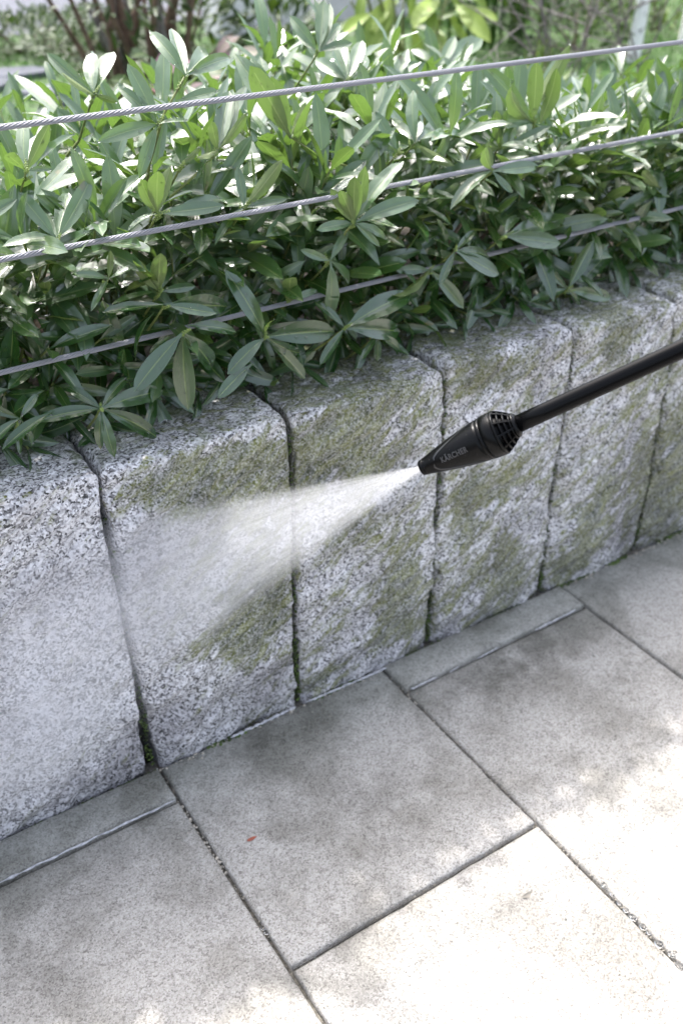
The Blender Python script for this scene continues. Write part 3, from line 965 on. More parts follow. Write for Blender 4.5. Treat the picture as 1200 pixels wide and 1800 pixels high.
P0 = CAM + ray(740, 823) * 1.300
P1 = CAM + ray(907, 746.5) * 1.268
AX = (P1 - P0).normalized()
NL = (P1 - P0).length
VW = (CAM - (P0 + P1) / 2).normalized()
E1 = (VW - AX * VW.dot(AX)).normalized()        # towards the viewer's side
E2 = AX.cross(E1)
if E2.z < 0: E2 = -E2
PXM = ((P0 + P1) / 2 - CAM).dot(CF) / FOC       # metres per pixel there
lance = empty('pressure_washer_lance', P0)
tag(lance, 'black plastic pressure washer lance with a bulbous nozzle spraying water at the stones', 'pressure washer')
PROF = [(0, 13), (.012, 14.2), (.05, 15.5), (.055, 15.2), (.06, 15.8), (.15, 20), (.25, 24.4), (.35, 28.6), (.45, 32.2), (.55, 35.3), (.63, 37.3), (.70, 38.6), (.76, 39.4), (.82, 39.8)]


def rad_at(t): return float(np.interp(t, [p[0] for p in PROF], [p[1] for p in PROF])) * PXM


def sp(t, th, dr=0.0, r=None):       # point on the nozzle skin; th = 0 faces the viewer, positive is up
    rr = (rad_at(t) if r is None else r) + dr
    return P0 + AX * (t * NL) + E1 * (rr * math.cos(th)) + E2 * (rr * math.sin(th))


def lathe(name, prof, mat, sides=64, parent=lance):
    V = [tuple(sp(t, 2 * math.pi * k / sides, 0, r)) for t, r in prof for k in range(sides)]
    Q = [(j * sides + k, j * sides + (k + 1) % sides, (j + 1) * sides + (k + 1) % sides, (j + 1) * sides + k) for j in range(len(prof) - 1) for k in range(sides)]
    me = np_mesh(name, V, Q, mat=mat)
    bm = bmesh.new(); bm.from_mesh(me); bmesh.ops.recalc_face_normals(bm, faces=bm.faces); bm.to_mesh(me); bm.free()
    me.polygons.foreach_set('use_smooth', np.ones(len(me.polygons), dtype=bool))
    return put(name, me, parent)


u_ = PXM
lathe('nozzle_tip', [(.10, 3 * u_), (.02, 4 * u_), (-.002, 8 * u_), (-.004, 12 * u_), (.002, 13.4 * u_), (.012, 14.2 * u_), (.046, 15.6 * u_), (.050, 15.2 * u_), (.052, 13 * u_)], M_plastic.m)
lathe('nozzle_body', [(.048, 13 * u_), (.050, 15.0 * u_), (.054, 15.9 * u_)] + [(t, rad_at(t)) for t in np.linspace(.06, .655, 24)] +
      [(.658, rad_at(.658) - .8 * u_), (.662, rad_at(.66) - 1.1 * u_), (.666, rad_at(.668) - .8 * u_), (.669, rad_at(.669)), (.70, rad_at(.70)), (.704, rad_at(.70) - 2.0 * u_), (.71, 30 * u_)], M_plastic.m)
lathe('collar', [(.700, 30 * u_), (.706, 38.0 * u_), (.712, 39.4 * u_), (.76, 40 * u_), (.806, 40.4 * u_), (.812, 39.9 * u_), (.814, 38.6 * u_), (.819, 38.6 * u_), (.821, 40.3 * u_), (.835, 40.5 * u_), (.842, 39.6 * u_), (.845, 34 * u_)], M_plastic.m)


def strip(name, path, w, h, mat, parent=lance):
    """raised band following (t, theta) points on the nozzle skin; w may vary"""
    V, Q = [], []
    n = len(path)
    for i, (t, th) in enumerate(path):
        a = path[max(0, i - 1)]; b = path[min(n - 1, i + 1)]
        c = sp(t, th); tan = (sp(*b) - sp(*a)).normalized()
        nor = (c - (P0 + AX * t * NL)).normalized()
        sd = tan.cross(nor).normalized()
        ww = w * (math.sin(math.pi * min(1, max(0, (i + .3) / (n - .4)))) ** .5)
        for s_, hh in ((-1, -.0004), (-.85, h), (.85, h), (1, -.0004)):
            V.append(tuple(c + sd * ww * s_ * .5 + nor * hh))
    Q = [(i * 4 + k, i * 4 + k + 1, (i + 1) * 4 + k + 1, (i + 1) * 4 + k) for i in range(n - 1) for k in range(3)]
    return put(name, np_mesh(name, V, Q, mat=mat, smooth=False), parent)


def smooth_path(pts, n=40):
    t = np.linspace(0, 1, len(pts)); s = np.linspace(0, 1, n)
    a = np.array(pts)
    P = np.stack([np.interp(s, t, a[:, 0]), np.interp(s, t, a[:, 1])], 1)
    for _ in range(5): P[1:-1] = (P[:-2] + P[1:-1] * 2 + P[2:]) / 4
    return [tuple(p) for p in P]


strip('curved_trim', smooth_path([(.60, rad(72)), (.46, rad(60)), (.33, rad(47)), (.24, rad(36)), (.185, rad(22)), (.18, rad(8))]), 4.2 * u_, .0005, M_trim.m)
strip('curved_trim', smooth_path([(.165, rad(-6)), (.155, rad(-25)), (.19, rad(-48)), (.28, rad(-58)), (.42, rad(-60)), (.62, rad(-66))]), 4.2 * u_, .0005, M_trim.m)
# the bayonet groove that steps along the collar
strip('collar_groove', [(.672, rad(a)) for a in range(66, 8, -3)] + [(.672 + .0, rad(8))], 1.8 * u_, .0002, M_tube.m)
strip('collar_groove', [(.672 + k * .012, rad(8)) for k in range(5)], 1.8 * u_, .0003, M_tube.m)
strip('collar_groove', [(.725, rad(a)) for a in range(2, -60, -3)], 2.0 * u_, .0004, M_tube.m)

# vented rear cone: dark core, ribs and hoops
lathe('vent_core', [(.84, 33 * u_), (.88, 29 * u_), (.94, 21 * u_), (1.0, 14 * u_)], M_tube.m, 40)


def env(t): return float(np.interp(t, [.838, .87, .93, .985, 1.0], [40, 37.5, 30.5, 22.5, 20.5])) * u_


for k in range(10):
    th0 = rad(-8) + 2 * math.pi * k / 10
    V = []
    ts = np.linspace(.838, .998, 9)
    for t in ts:
        r = env(t)
        hw = 1.25 * u_ / r
        for dth, dr in ((-hw, -8 * u_), (-hw, 0), (hw, 0), (hw, -8 * u_)):
            V.append(tuple(sp(t, th0 + dth, dr, r)))
    Q = [(i * 4 + a, i * 4 + a + 1, (i + 1) * 4 + a + 1, (i + 1) * 4 + a) for i in range(len(ts) - 1) for a in range(3)]
    put('vent_rib', np_mesh('vent_rib', V, Q, mat=M_plastic.m, smooth=False), lance)
for t in (.885, .93, .972):
    r = env(t); w = .0055
    lathe('vent_hoop', [(t - w, env(t - w) - 6 * u_), (t - w, env(t - w) - .7 * u_), (t + w, env(t + w) - .7 * u_), (t + w, env(t + w) - 6 * u_)], M_plastic.m, 48)
lathe('rear_ring', [(.985, 14 * u_), (.986, 22 * u_), (.992, 22.8 * u_), (1.004, 21.0 * u_), (1.018, 18.5 * u_), (1.022, 15 * u_)], M_plastic.m, 48)
LT = 1.45 / NL
lathe('lance_tube', [(.97, 8 * u_), (.975, 15.4 * u_), (1.3, 15.4 * u_), (2.0, 15.4 * u_), (3.0, 15.4 * u_), (LT * .6, 15.4 * u_), (LT, 15.4 * u_), (LT + .01, 0.1 * u_)], M_tube.m, 40)

# raised maker's lettering on the nozzle
fc = bpy.data.curves.new('lettering', 'FONT')
fc.body = 'KÄRCHER'; fc.size = 1.0; fc.extrude = .03; fc.offset = .022; fc.resolution_u = 4; fc.space_character = 1.08
fo = bpy.data.objects.new('lettering_source', fc); COL.objects.link(fo)
bpy.context.view_layer.update()
me = bpy.data.meshes.new_from_object(fo.evaluated_get(bpy.context.evaluated_depsgraph_get()))
bpy.data.objects.remove(fo)
me.name = 'lettering'
co = [v.co.copy() for v in me.vertices]
x0, x1 = min(c.x for c in co), max(c.x for c in co)
tw = .285; mscale = tw * NL / (x1 - x0)
for v in me.vertices:
    t = .245 + (v.co.x - x0) / (x1 - x0) * tw
    arc = (v.co.y - .35) * mscale * 1.25
    th = rad(-4) + arc / rad_at(t)
    v.co = sp(t, th, .00035 if v.co.z > 0 else -.0006)
me.materials.clear(); me.materials.append(M_print.m)
put('lettering', me, lance)

bmb = bmesh.new(); bmesh.ops.create_icosphere(bmb, subdivisions=2, radius=1)
_bv = np.array([v.co[:] for v in bmb.verts]); _bq = np.array([[v.index for v in f.verts] for f in bmb.faces]); bmb.free()
abd = Acc()
q = random.Random(12)
for k in range(130):
    t = q.uniform(.03, .82); th = q.uniform(-1.5, 1.9)
    abd.add(_bv * q.uniform(.0002, .0006) + np.array(sp(t, th)), _bq)
put('water_beads', abd.mesh('water_beads', M_drop.m), lance)['kind'] = 'stuff'

# ------------------------------------------------------------------ the water spray and the mist on the stones
TGT = at_y(222, 1048, 0.0)
SD = (TGT - P0).normalized()
SL_ = (TGT - P0).length
sx = SD; sz = (Vector((0, 0, 1)) - SD * SD.z).normalized(); sy = sz.cross(sx)
KY, KZ = math.tan(rad(7.5)), math.tan(rad(14.9))
M_spray = bpy.data.materials.new('water_spray'); M_spray.use_nodes = True


def volume_nt(mat):
    a = NT.__new__(NT); a.m = mat; a.t = mat.node_tree
    for nd in list(a.t.nodes): a.t.nodes.remove(nd)
    a.out = a.n('ShaderNodeOutputMaterial')
    a.v = a.n('ShaderNodeVolumePrincipled')
    a.v.inputs['Color'].default_value = (.97, .975, 1, 1)
    a.v.inputs['Anisotropy'].default_value = .35
    a.l(a.v.outputs[0], a.out.inputs['Volume'])
    return a


a = volume_nt(M_spray)
oc = a.n('ShaderNodeTexCoord').outputs['Object']
x_, y_, z_ = a.xyz(oc)[:3]
xx = a.math('MAXIMUM', x_, .004)
ry = a.math('DIVIDE', y_, a.math('ADD', a.math('MULTIPLY', xx, KY), .003))
rz = a.math('DIVIDE', z_, a.math('ADD', a.math('MULTIPLY', xx, KZ), .004))
rr = a.math('SQRT', a.math('ADD', a.math('MULTIPLY', ry, ry), a.math('MULTIPLY', rz, rz)))
fall = a.math('SUBTRACT', 1.0, a.step(rr, .70, 1.0))
dirv = a.comb(a.math('MULTIPLY', x_, 4.0), a.math('MULTIPLY', ry, 2.2), a.math('MULTIPLY', rz, 6.0))
stre = a.math('MULTIPLY', a.step(a.noise(dirv, 2.6, 5, .72), .38, .66), 1.3)
along = a.math('MULTIPLY', a.math('POWER', xx, -.85), 3.7)
endf = a.math('SUBTRACT', 1.0, a.math('MULTIPLY', a.step(x_, .42, .66), .35))
den = a.math('MULTIPLY', a.math('MULTIPLY', fall, along), a.math('MULTIPLY', a.math('ADD', .32, stre), endf))
a.l(a.math('MINIMUM', den, 260.0), a.v.inputs['Density'])
spray = empty('water_spray', P0)
spray['kind'] = 'stuff'
tag(spray, 'white fan of pressurised water widening from the black nozzle to the stone joint', 'water')
V, Q = [], []
SEG, N = 10, 32
for i in range(SEG + 1):
    x = .002 + (SL_ + .045) * i / SEG
    for k in range(N):
        th = 2 * math.pi * k / N
        V.append((x, math.cos(th) * (x * KY + .003) * 1.02, math.sin(th) * (x * KZ + .004) * 1.02))
Q = [(i * N + k, i * N + (k + 1) % N, (i + 1) * N + (k + 1) % N, (i + 1) * N + k) for i in range(SEG) for k in range(N)]
V += [(.001, 0, 0), (.002 + SL_ + .045, 0, 0)]
bm = bmesh.new()
bv = [bm.verts.new(v) for v in V]
for q in Q: bm.faces.new([bv[i] for i in q])
for k in range(N):
    bm.faces.new([bv[-2], bv[(k + 1) % N], bv[k]])
    bm.faces.new([bv[-1], bv[SEG * N + k], bv[SEG * N + (k + 1) % N]])
jet = put('spray_jet', bm_mesh('spray_jet', bm, M_spray), spray, local=True)
jet.matrix_basis = Matrix((sx, sy, sz)).transposed().to_4x4()
jet['kind'] = 'stuff'

M_mist = bpy.data.materials.new('water_mist'); M_mist.use_nodes = True
a = volume_nt(M_mist)
oc = a.n('ShaderNodeTexCoord').outputs['Object']
ln = a.n('ShaderNodeVectorMath', operation='LENGTH'); a.l(oc, ln.inputs[0])
f = a.math('SUBTRACT', 1.0, a.step(ln.outputs['Value'], .0, 1.0))
nz_ = a.step(a.noise(a.pos(), 14, 3, .6), .30, .70)
a.l(a.math('MULTIPLY', a.math('MULTIPLY', f, 5.5), a.math('ADD', .5, nz_)), a.v.inputs['Density'])
a.v.inputs['Anisotropy'].default_value = .1
for (px, py, yy, rx, ry_, rz_) in ((110, 1110, -.03, .21, .13, .20), (40, 1290, -.04, .24, .13, .16)):
    c = at_y(px, py, yy)
    bm = bmesh.new(); bmesh.ops.create_icosphere(bm, subdivisions=3, radius=1.0)
    o = put('drifting_mist', bm_mesh('drifting_mist', bm, M_mist), spray, local=True)
    o.location = c - P0; o.scale = (rx, ry_, rz_); o['kind'] = 'stuff'

# single drops torn off the jet and splashing back from the stones
asp = Acc()
q = random.Random(33)
small = [(np.array([(1, 0, 0), (-1, 0, 0), (0, 1, 0), (0, -1, 0), (0, 0, 1), (0, 0, -1)], float))][0]
for k in range(2600):
    x = SL_ * q.uniform(.15, 1.0); rr_ = q.random() ** .5 * 1.06; th = q.uniform(0, 6.283)
    p = P0 + sx * x + sy * (x * KY * rr_ * math.cos(th)) + sz * (x * KZ * rr_ * math.sin(th))
    if p.y > -.012: continue
    asp.add(icoV * q.uniform(.00025, .0006) + np.array(p), icoQ)
for k in range(1500):
    d = Vector((q.gauss(-.35, .7), -abs(q.gauss(0, .5)), q.gauss(-.15, .7)))
    p = TGT + Vector((0, 0, q.uniform(-.11, .11))) + d * q.random() ** 1.5 * .17
    if p.y > -.014 or p.z < .01: continue
    asp.add(icoV * q.uniform(.0003, .0009) + np.array(p), icoQ)
put('flying_drops', asp.mesh('flying_drops', M_drop.m), spray)['kind'] = 'stuff'

# ------------------------------------------------------------------ garden behind the hedge
def foliage(acc, c, r, n, L, tint=.5, w=1.0, up=.4, seed=1, shell=.55):
    q = random.Random(seed)
    for i in range(n):
        while True:
            v = Vector((q.uniform(-1, 1), q.uniform(-1, 1), q.uniform(-1, 1)))
            if shell < v.length < 1 or (v.length < 1 and q.random() < .25): break
        k = 1 + .35 * noise.noise(v * 2.2 + Vector((seed, 0, 0)))
        p = Vector(c) + Vector((v.x * r[0], v.y * r[1], v.z * r[2])) * k
        d = (v.normalized() + Vector((q.uniform(-.7, .7), q.uniform(-.7, .7), up + q.uniform(-.5, .5)))).normalized()
        nn = Vector((q.uniform(-.4, .4), q.uniform(-.5, .2), 1)) + v * .4
        V, Q, U = LO[q.randrange(10)]
        LL = L * q.uniform(.7, 1.2)
        acc.add((V * np.array([w, 1, 1]) * LL) @ frame(d, nn).T + np.array(p), Q, U, max(0, min(1, tint + q.uniform(-.35, .35))))


def bush(name, c, r, n, L, mat, label, cat, seed=1, stems=6, w=1.0, stem_mat=None, tint=.5, ground=.5, group=None):
    c = Vector(c)
    root = empty(name, (c.x, c.y, ground))
    tag(root, label, cat, group)
    a = Acc(); foliage(a, c, r, n, L, tint, w, seed=seed)
    put('foliage', a.mesh('foliage', mat), root)['kind'] = 'stuff'
    q = random.Random(seed)
    for i in range(stems):
        e = c + Vector((q.uniform(-.6, .6) * r[0], q.uniform(-.6, .6) * r[1], q.uniform(-.1, .6) * r[2]))
        b = Vector((c.x + q.uniform(-.25, .25) * r[0], c.y + q.uniform(-.25, .25) * r[1], ground - .02))
        V, Q = tube_np([b, b.lerp(e, .35) + Vector((q.uniform(-.03, .03), 0, 0)), b.lerp(e, .7), e], [.012, .010, .007, .004], 6)
        put('stem', np_mesh('stem', V, Q, mat=stem_mat or M_twig), root)
    return root


M_silver = leaf_material('silvery_leaf', (.05, .08, .04), (.26, .29, .23), (.22, .25, .18), (.12, .18, .08), .5, False)
M_midleaf = leaf_material('mid_green_leaf', (.010, .026, .008), (.04, .075, .018), (.05, .075, .02), (.07, .13, .02), .4, False)
M_darkleaf = leaf_material('dark_leaf', (.010, .028, .008), (.03, .075, .015), (.05, .08, .02), (.08, .14, .02), .45, False)
M_pinkleaf = leaf_material('pink_green_leaf', (.10, .14, .07), (.42, .26, .32), (.35, .25, .27), (.4, .22, .25), .5, False)
M_lime = leaf_material('lime_leaf', (.022, .05, .012), (.14, .22, .045), (.12, .17, .04), (.18, .28, .05), .4, False)

M_bright = leaf_material('bright_lime_leaf', (.10, .17, .03), (.30, .40, .09), (.26, .33, .09), (.30, .44, .08), .45, False)
# grass
ga = []
q = random.Random(5)
n = 26000
gx = rng.uniform(-.4, 8, n); gy = 1.9 + 3.1 * rng.random(n) ** 1.1
ang = rng.uniform(0, 6.28, n); hh = rng.uniform(.025, .055, n); ln_ = rng.uniform(-.02, .02, (n, 2))
z0 = .50
b0 = np.stack([gx - .0025 * np.cos(ang), gy - .0025 * np.sin(ang), np.full(n, z0)], 1)
b1 = np.stack([gx + .0025 * np.cos(ang), gy + .0025 * np.sin(ang), np.full(n, z0)], 1)
tp = np.stack([gx + ln_[:, 0], gy + ln_[:, 1], z0 + hh], 1)
V = np.stack([b0, b1, tp], 1).reshape(-1, 3)
Q = np.arange(3 * n).reshape(-1, 3)
M_grass = simple('grass_blade', (.10, .26, .025), .5, var=.45, scale=9)
tag(put('grass', np_mesh('grass', V, Q, mat=M_grass)), 'short bright green lawn grass beyond the hedge at top left', 'grass', kind='stuff')

# slate path and pale rendered wall at the back
sheet('slate_path', -6, 12, 5.05, 8.5, .508, M_flag)
for i, (px, py, r_) in enumerate([(30, 128, .16), (95, 160, .14), (-30, 150, .15), (150, 172, .13)]):
    c = at_z(px, py, .515)
    bm = bmesh.new()
    q = random.Random(i + 3); pts = [Vector((math.cos(t) * r_ * q.uniform(.8, 1.15), math.sin(t) * r_ * .8 * q.uniform(.8, 1.15), 0)) for t in np.linspace(0, 2 * math.pi, 10)[:-1]]
    top = [bm.verts.new(c + p + Vector((0, 0, .012))) for p in pts]; mid_ = [bm.verts.new(c + p * 1.04) for p in pts]; bot = [bm.verts.new(c + p * 1.04 - Vector((0, 0, .04))) for p in pts]
    bm.faces.new(top)
    for A_, B_ in ((top, mid_), (mid_, bot)):
        for k in range(9): bm.faces.new([A_[k], A_[(k + 1) % 9], B_[(k + 1) % 9], B_[k]])
    o = put('stepping_stone', bm_mesh('stepping_stone', bm, M_flag))
    tag(o, ('flat grey stepping stone in the lawn, at the left edge of the picture', 'flat grey stepping stone in the lawn, right of another flat stone', 'flat grey stepping stone in the lawn, just outside the left edge', 'flat grey stepping stone in the lawn, nearest to the hedge')[i], 'stepping stone', 'stepping stones in the lawn')

M_render = simple('pale_render', (.74, .70, .73), .85, var=.10, scale=9, bump=.004)
M_wood = simple('weathered_dark_boards', (.05, .045, .04), .8, var=.3, scale=12)


def box_bm(bm, x0, x1, y0, y1, z0, z1, bev=.004):
    g = bmesh.ops.create_cube(bm, size=1)
    for v in g['verts']: v.co = Vector(((x0 + x1) / 2 + v.co.x * (x1 - x0), (y0 + y1) / 2 + v.co.y * (y1 - y0), (z0 + z1) / 2 + v.co.z * (z1 - z0)))
    es = list({e for v in g['verts'] for e in v.link_edges})
    bmesh.ops.bevel(bm, geom=es, offset=bev, segments=2, affect='EDGES')


def gwall(px0, px1, yy, z1, mat, name, label):
    xa, xb = at_y(px0, 60, yy).x, at_y(px1, 60, yy).x
    root = empty(name, ((xa + xb) / 2, yy, .5)); tag(root, label, 'wall')
    bm = bmesh.new(); box_bm(bm, xa, xb, yy, yy + .18, .45, z1)
    put('wall_body', bm_mesh('wall_body', bm, mat), root)
    bm = bmesh.new(); box_bm(bm, xa - .02, xb + .02, yy - .03, yy + .21, z1 + .001, z1 + .05)
    put('coping', bm_mesh('coping', bm, M_flag), root)


gwall(385, 545, 4.3, 1.35, M_render, 'rendered_wall', 'pale lilac grey rendered wall seen blurred above the hedge, left of the dark gap')
gwall(572, 760, 4.5, 1.35, M_render, 'rendered_wall', 'pale grey rendered wall seen blurred behind the yellow green shrub')
root = empty('board_fence', (at_y(900, 60, 5.2).x, 5.2, .5)); tag(root, 'dark weathered board fence in shade at the back of the garden', 'fence')
for i in range(34):
    xa = 3.2 + i * .15
    bm = bmesh.new(); box_bm(bm, xa, xa + .14, 5.2 + (i % 2) * .012, 5.222 + (i % 2) * .012, .5, 1.5, .003)
    put('board', bm_mesh('board', bm, M_wood), root)

# silvery flowering ground cover on the left
for i, (px, py) in enumerate([(40, 62), (110, 58), (178, 50), (-20, 66), (150, 78), (215, 84)]):
    c = at_z(px, py, .58)
    bush('ground_cover_plant', c, (.34, .26, .11), 400, .055, M_silver if i in (1, 2, 4) else M_midleaf,
         ('low green plant between lawn and white flowering clumps', 'pale silvery ground cover clump with white flowers, nearest the path', 'pale silvery clump beside the brown stemmed shrub', 'low green plant at the left edge of the picture', 'pale clump on the near side of the flower bed', 'low green clump at the foot of the brown stems')[i],
         'plant', seed=20 + i, stems=3, w=1.3, group='low plants along the lawn')
# brown stemmed shrub
c = at_y(235, 40, 3.0)
root = empty('brown_stemmed_shrub', (c.x, 3.0, .5)); tag(root, 'leggy shrub with bunched reddish brown upright stems and few leaves', 'shrub')
M_redtwig = simple('reddish_bark', (.135, .085, .06), .8, var=.35, scale=40)
q = random.Random(9)
for i in range(26):
    b = Vector((c.x + q.uniform(-.16, .16), 3.0 + q.uniform(-.12, .12), .48))
    e = b + Vector((q.uniform(-.32, .32), q.uniform(-.2, .2), q.uniform(.6, 1.0)))
    V, Q = tube_np([b, b.lerp(e, .4) + Vector((q.uniform(-.03, .03), 0, 0)), b.lerp(e, .75), e], [.014, .012, .009, .005], 6)
    put('stem', np_mesh('stem', V, Q, mat=M_redtwig if i % 3 else M_baretwig), root)
a = Acc(); foliage(a, (c.x, 3.0, 1.0), (.42, .25, .32), 420, .08, .5, 1.2, seed=4)
put('foliage', a.mesh('foliage', M_midleaf), root)['kind'] = 'stuff'
# broad leaved pinkish plants right behind the hedge
for i, (px, py, yy, sc, mt, lab) in enumerate([
        (285, 165, 1.75, 1.0, M_pinkleaf, 'plant with large pink tinged round leaves behind the tallest hedge shoot'),
        (370, 150, 2.0, 1.0, M_midleaf, 'plant with broad dull green round leaves behind the upper wire'),
        (420, 110, 2.3, .8, M_pinkleaf, 'pink flowering plant blurred behind the hedge, left of the pale wall'),
        (225, 120, 2.4, .8, M_midleaf, 'broad leaved plant at the foot of the brown stemmed shrub')]):
    c = at_y(px, py, yy)
    root = empty('broad_leaved_plant', (c.x, yy, .5)); tag(root, lab, 'plant', 'broad leaved plants behind the hedge')
    q = random.Random(40 + i)
    for k in range(16):
        p = c + Vector((q.uniform(-.20, .20), q.uniform(-.15, .15), q.uniform(-.22, .05))) * sc
        d = Vector((q.uniform(-1, 1), q.uniform(-1, .4), q.uniform(-.2, .8)))
        V, Q, U = HI[q.randrange(10)]
        LL = q.uniform(.10, .16) * sc
        me = np_mesh('leaf', (V * np.array([2.4, 1, 1]) * LL) @ frame(d, Vector((q.uniform(-.3, .3), -.6, 1))).T + np.array(p), Q, U, np.full(len(V), q.uniform(.2, 1)), mt)
        put('leaf', me, root)
        V, Q = tube_np([Vector((c.x, yy, .5)), Vector((c.x, yy, .5)).lerp(p, .5) + Vector((0, 0, .04)), p], [.006, .005, .003], 5)
        put('leaf_stalk', np_mesh('leaf_stalk', V, Q, mat=M_stem), root)
# dark shrub in front of the pale wall
bush('dark_shrub', at_y(490, 95, 3.3), (.20, .2, .34), 420, .09, M_darkleaf, 'small dark green shrub standing against the pale grey wall', 'shrub', seed=31, w=1.2)
bush('dark_shrub', at_y(335, 60, 3.4), (.30, .2, .34), 420, .09, M_darkleaf, 'dark green shrub between the brown stems and the pale wall', 'shrub', seed=32, w=1.4)
# large leaved yellow green shrub
c = at_y(725, 20, 2.3)
root = empty('broad_leaf_shrub', (c.x, 2.3, .5)); tag(root, 'bright yellow green shrub with very large glossy leaves behind the hedge', 'shrub')
q = random.Random(77)
for i in range(7):
    e = c + Vector((q.uniform(-.25, .25), q.uniform(-.1, .1), q.uniform(.0, .25)))
    b = Vector((c.x + q.uniform(-.08, .08), 2.34, .5))
    V, Q = tube_np([b, b.lerp(e, .4) + Vector((.02, 0, 0)), b.lerp(e, .75), e], [.010, .009, .007, .004], 6)
    put('stem', np_mesh('stem', V, Q, mat=M_stem), root)
for (px, py, tx, ty) in [(655, 20, 610, 48), (668, 30, 650, 92), (690, 35, 652, 118), (725, 38, 735, 96), (700, 0, 660, 18), (750, 5, 757, 40), (800, 5, 835, 32), (790, 30, 815, 62),
                         (690, -10, 676, 22), (770, -10, 740, 30), (640, -20, 630, 20), (730, -30, 722, 10), (810, -30, 848, -5), (760, 40, 776, 90), (830, 10, 866, 28), (700, 50, 690, 110), (780, -40, 800, 0), (660, -50, 620, -30)]:
    p = at_y(px, py, 2.3 + q.uniform(-.08, .08)); e = at_y(tx, ty, 2.22 + q.uniform(-.08, .08)); d = (e - p)
    V, Q, U = HI[q.randrange(10)]
    me = np_mesh('leaf', (V * np.array([1.25, 1, 1]) * d.length * 1.25) @ frame(d, (CAM - p).normalized() + Vector((q.uniform(-.3, .3), 0, .8))).T + np.array(p), Q, U, np.full(len(V), q.uniform(.5, 1)), M_bright)
    put('leaf', me, root)
a = Acc(); foliage(a, (c.x + .05, 2.45, .95), (.34, .14, .34), 150, .12, .3, 1.2, seed=8)
put('foliage', a.mesh('foliage', M_bigleaf), root)['kind'] = 'stuff'
# slender upright canes in the dark gap
c = at_y(870, 60, 3.3)
root = empty('cane_clump', (c.x, 3.3, .5)); tag(root, 'clump of slim upright green canes in the dark gap', 'plant')
M_cane = simple('green_cane', (.06, .13, .02), .5, var=.3, scale=20)
for i in range(22):
    b = Vector((c.x + q.uniform(-.28, .28), 3.3 + q.uniform(-.15, .15), .48)); e = b + Vector((q.uniform(-.06, .06), 0, q.uniform(.8, 1.2)))
    V, Q = tube_np([b, b.lerp(e, .5), e], [.011, .010, .008], 6)
    put('cane', np_mesh('cane', V, Q, mat=M_cane), root)
a = Acc(); foliage(a, (c.x, 3.45, 1.05), (.35, .2, .25), 260, .10, .4, .8, seed=18)
put('foliage', a.mesh('foliage', M_darkleaf), root)['kind'] = 'stuff'
# green mass on the right
for i, (px, py, yy, r_, n_, mt, L_, lab) in enumerate([
        (1010, 60, 2.9, (.42, .3, .42), 620, M_midleaf, .10, 'mid green leafy shrub behind the bare grey twigs'),
        (1150, 30, 3.2, (.45, .3, .45), 620, M_lime, .10, 'light lime green shrub in the upper right corner'),
        (960, 200, 2.0, (.26, .2, .22), 360, M_lime, .085, 'low lime green shrub beneath the bare twigs'),
        (1040, 120, 3.6, (.5, .25, .5), 520, M_darkleaf, .11, 'dark evergreen shrub deep behind the white trunk'),
        (930, 30, 3.9, (.45, .25, .5), 420, M_darkleaf, .11, 'dark evergreen shrub right of the cane clump'),
        (1190, 330, 1.25, (.30, .25, .20), 380, M_midleaf, .075, 'green shrub at the right edge where the hedge ends'),
        (1230, 420, .95, (.34, .22, .16), 380, M_lime, .06, 'low bright green plants beside the wall end at far right')]):
    bush('garden_shrub', at_y(px, py, yy), r_, n_, L_, mt, lab, 'shrub', seed=60 + i, stems=5, w=1.15, group='shrubs at the back of the garden')


# bare twiggy shrub, and the birch whose branches throw soft shadows on the paving
def twigs(acc, p, d, L, r, depth, rnd, up=.05, segs=4):
    pts = [p]; q = p
    for k in range(segs):
        d = (d + Vector((rnd.uniform(-.28, .28), rnd.uniform(-.28, .28), rnd.uniform(-.2, .2) + up))).normalized()
        q = q + d * L / segs; pts.append(q)
        if depth > 0 and k >= 1:
            for _ in range(rnd.choice((1, 1, 2))):
                s = Vector((rnd.uniform(-1, 1), rnd.uniform(-1, 1), rnd.uniform(-.5, .9))).normalized()
                twigs(acc, q, (d * .7 + s * .75).normalized(), L * rnd.uniform(.45, .68), r * .60, depth - 1, rnd, up, segs)
    acc.add(*tube_np(pts, np.linspace(r, r * .55, len(pts)), 4, cap=False))


c = at_y(1040, 90, 1.9)
root = empty('bare_shrub', (c.x, 1.95, .5)); tag(root, 'leafless shrub of tangled pale grey twigs at top right behind the upper wire', 'shrub')
q = random.Random(3)
for i in range(9):
    a = Acc()
    b = Vector((c.x + q.uniform(-.35, .45), 1.95 + q.uniform(-.2, .15), .50))
    twigs(a, b, Vector((q.uniform(-.6, .5), q.uniform(-.4, .3), 1)).normalized(), q.uniform(.5, .65), .0055, 3, q, .0)
    put('branch', a.mesh('branch', M_baretwig), root)

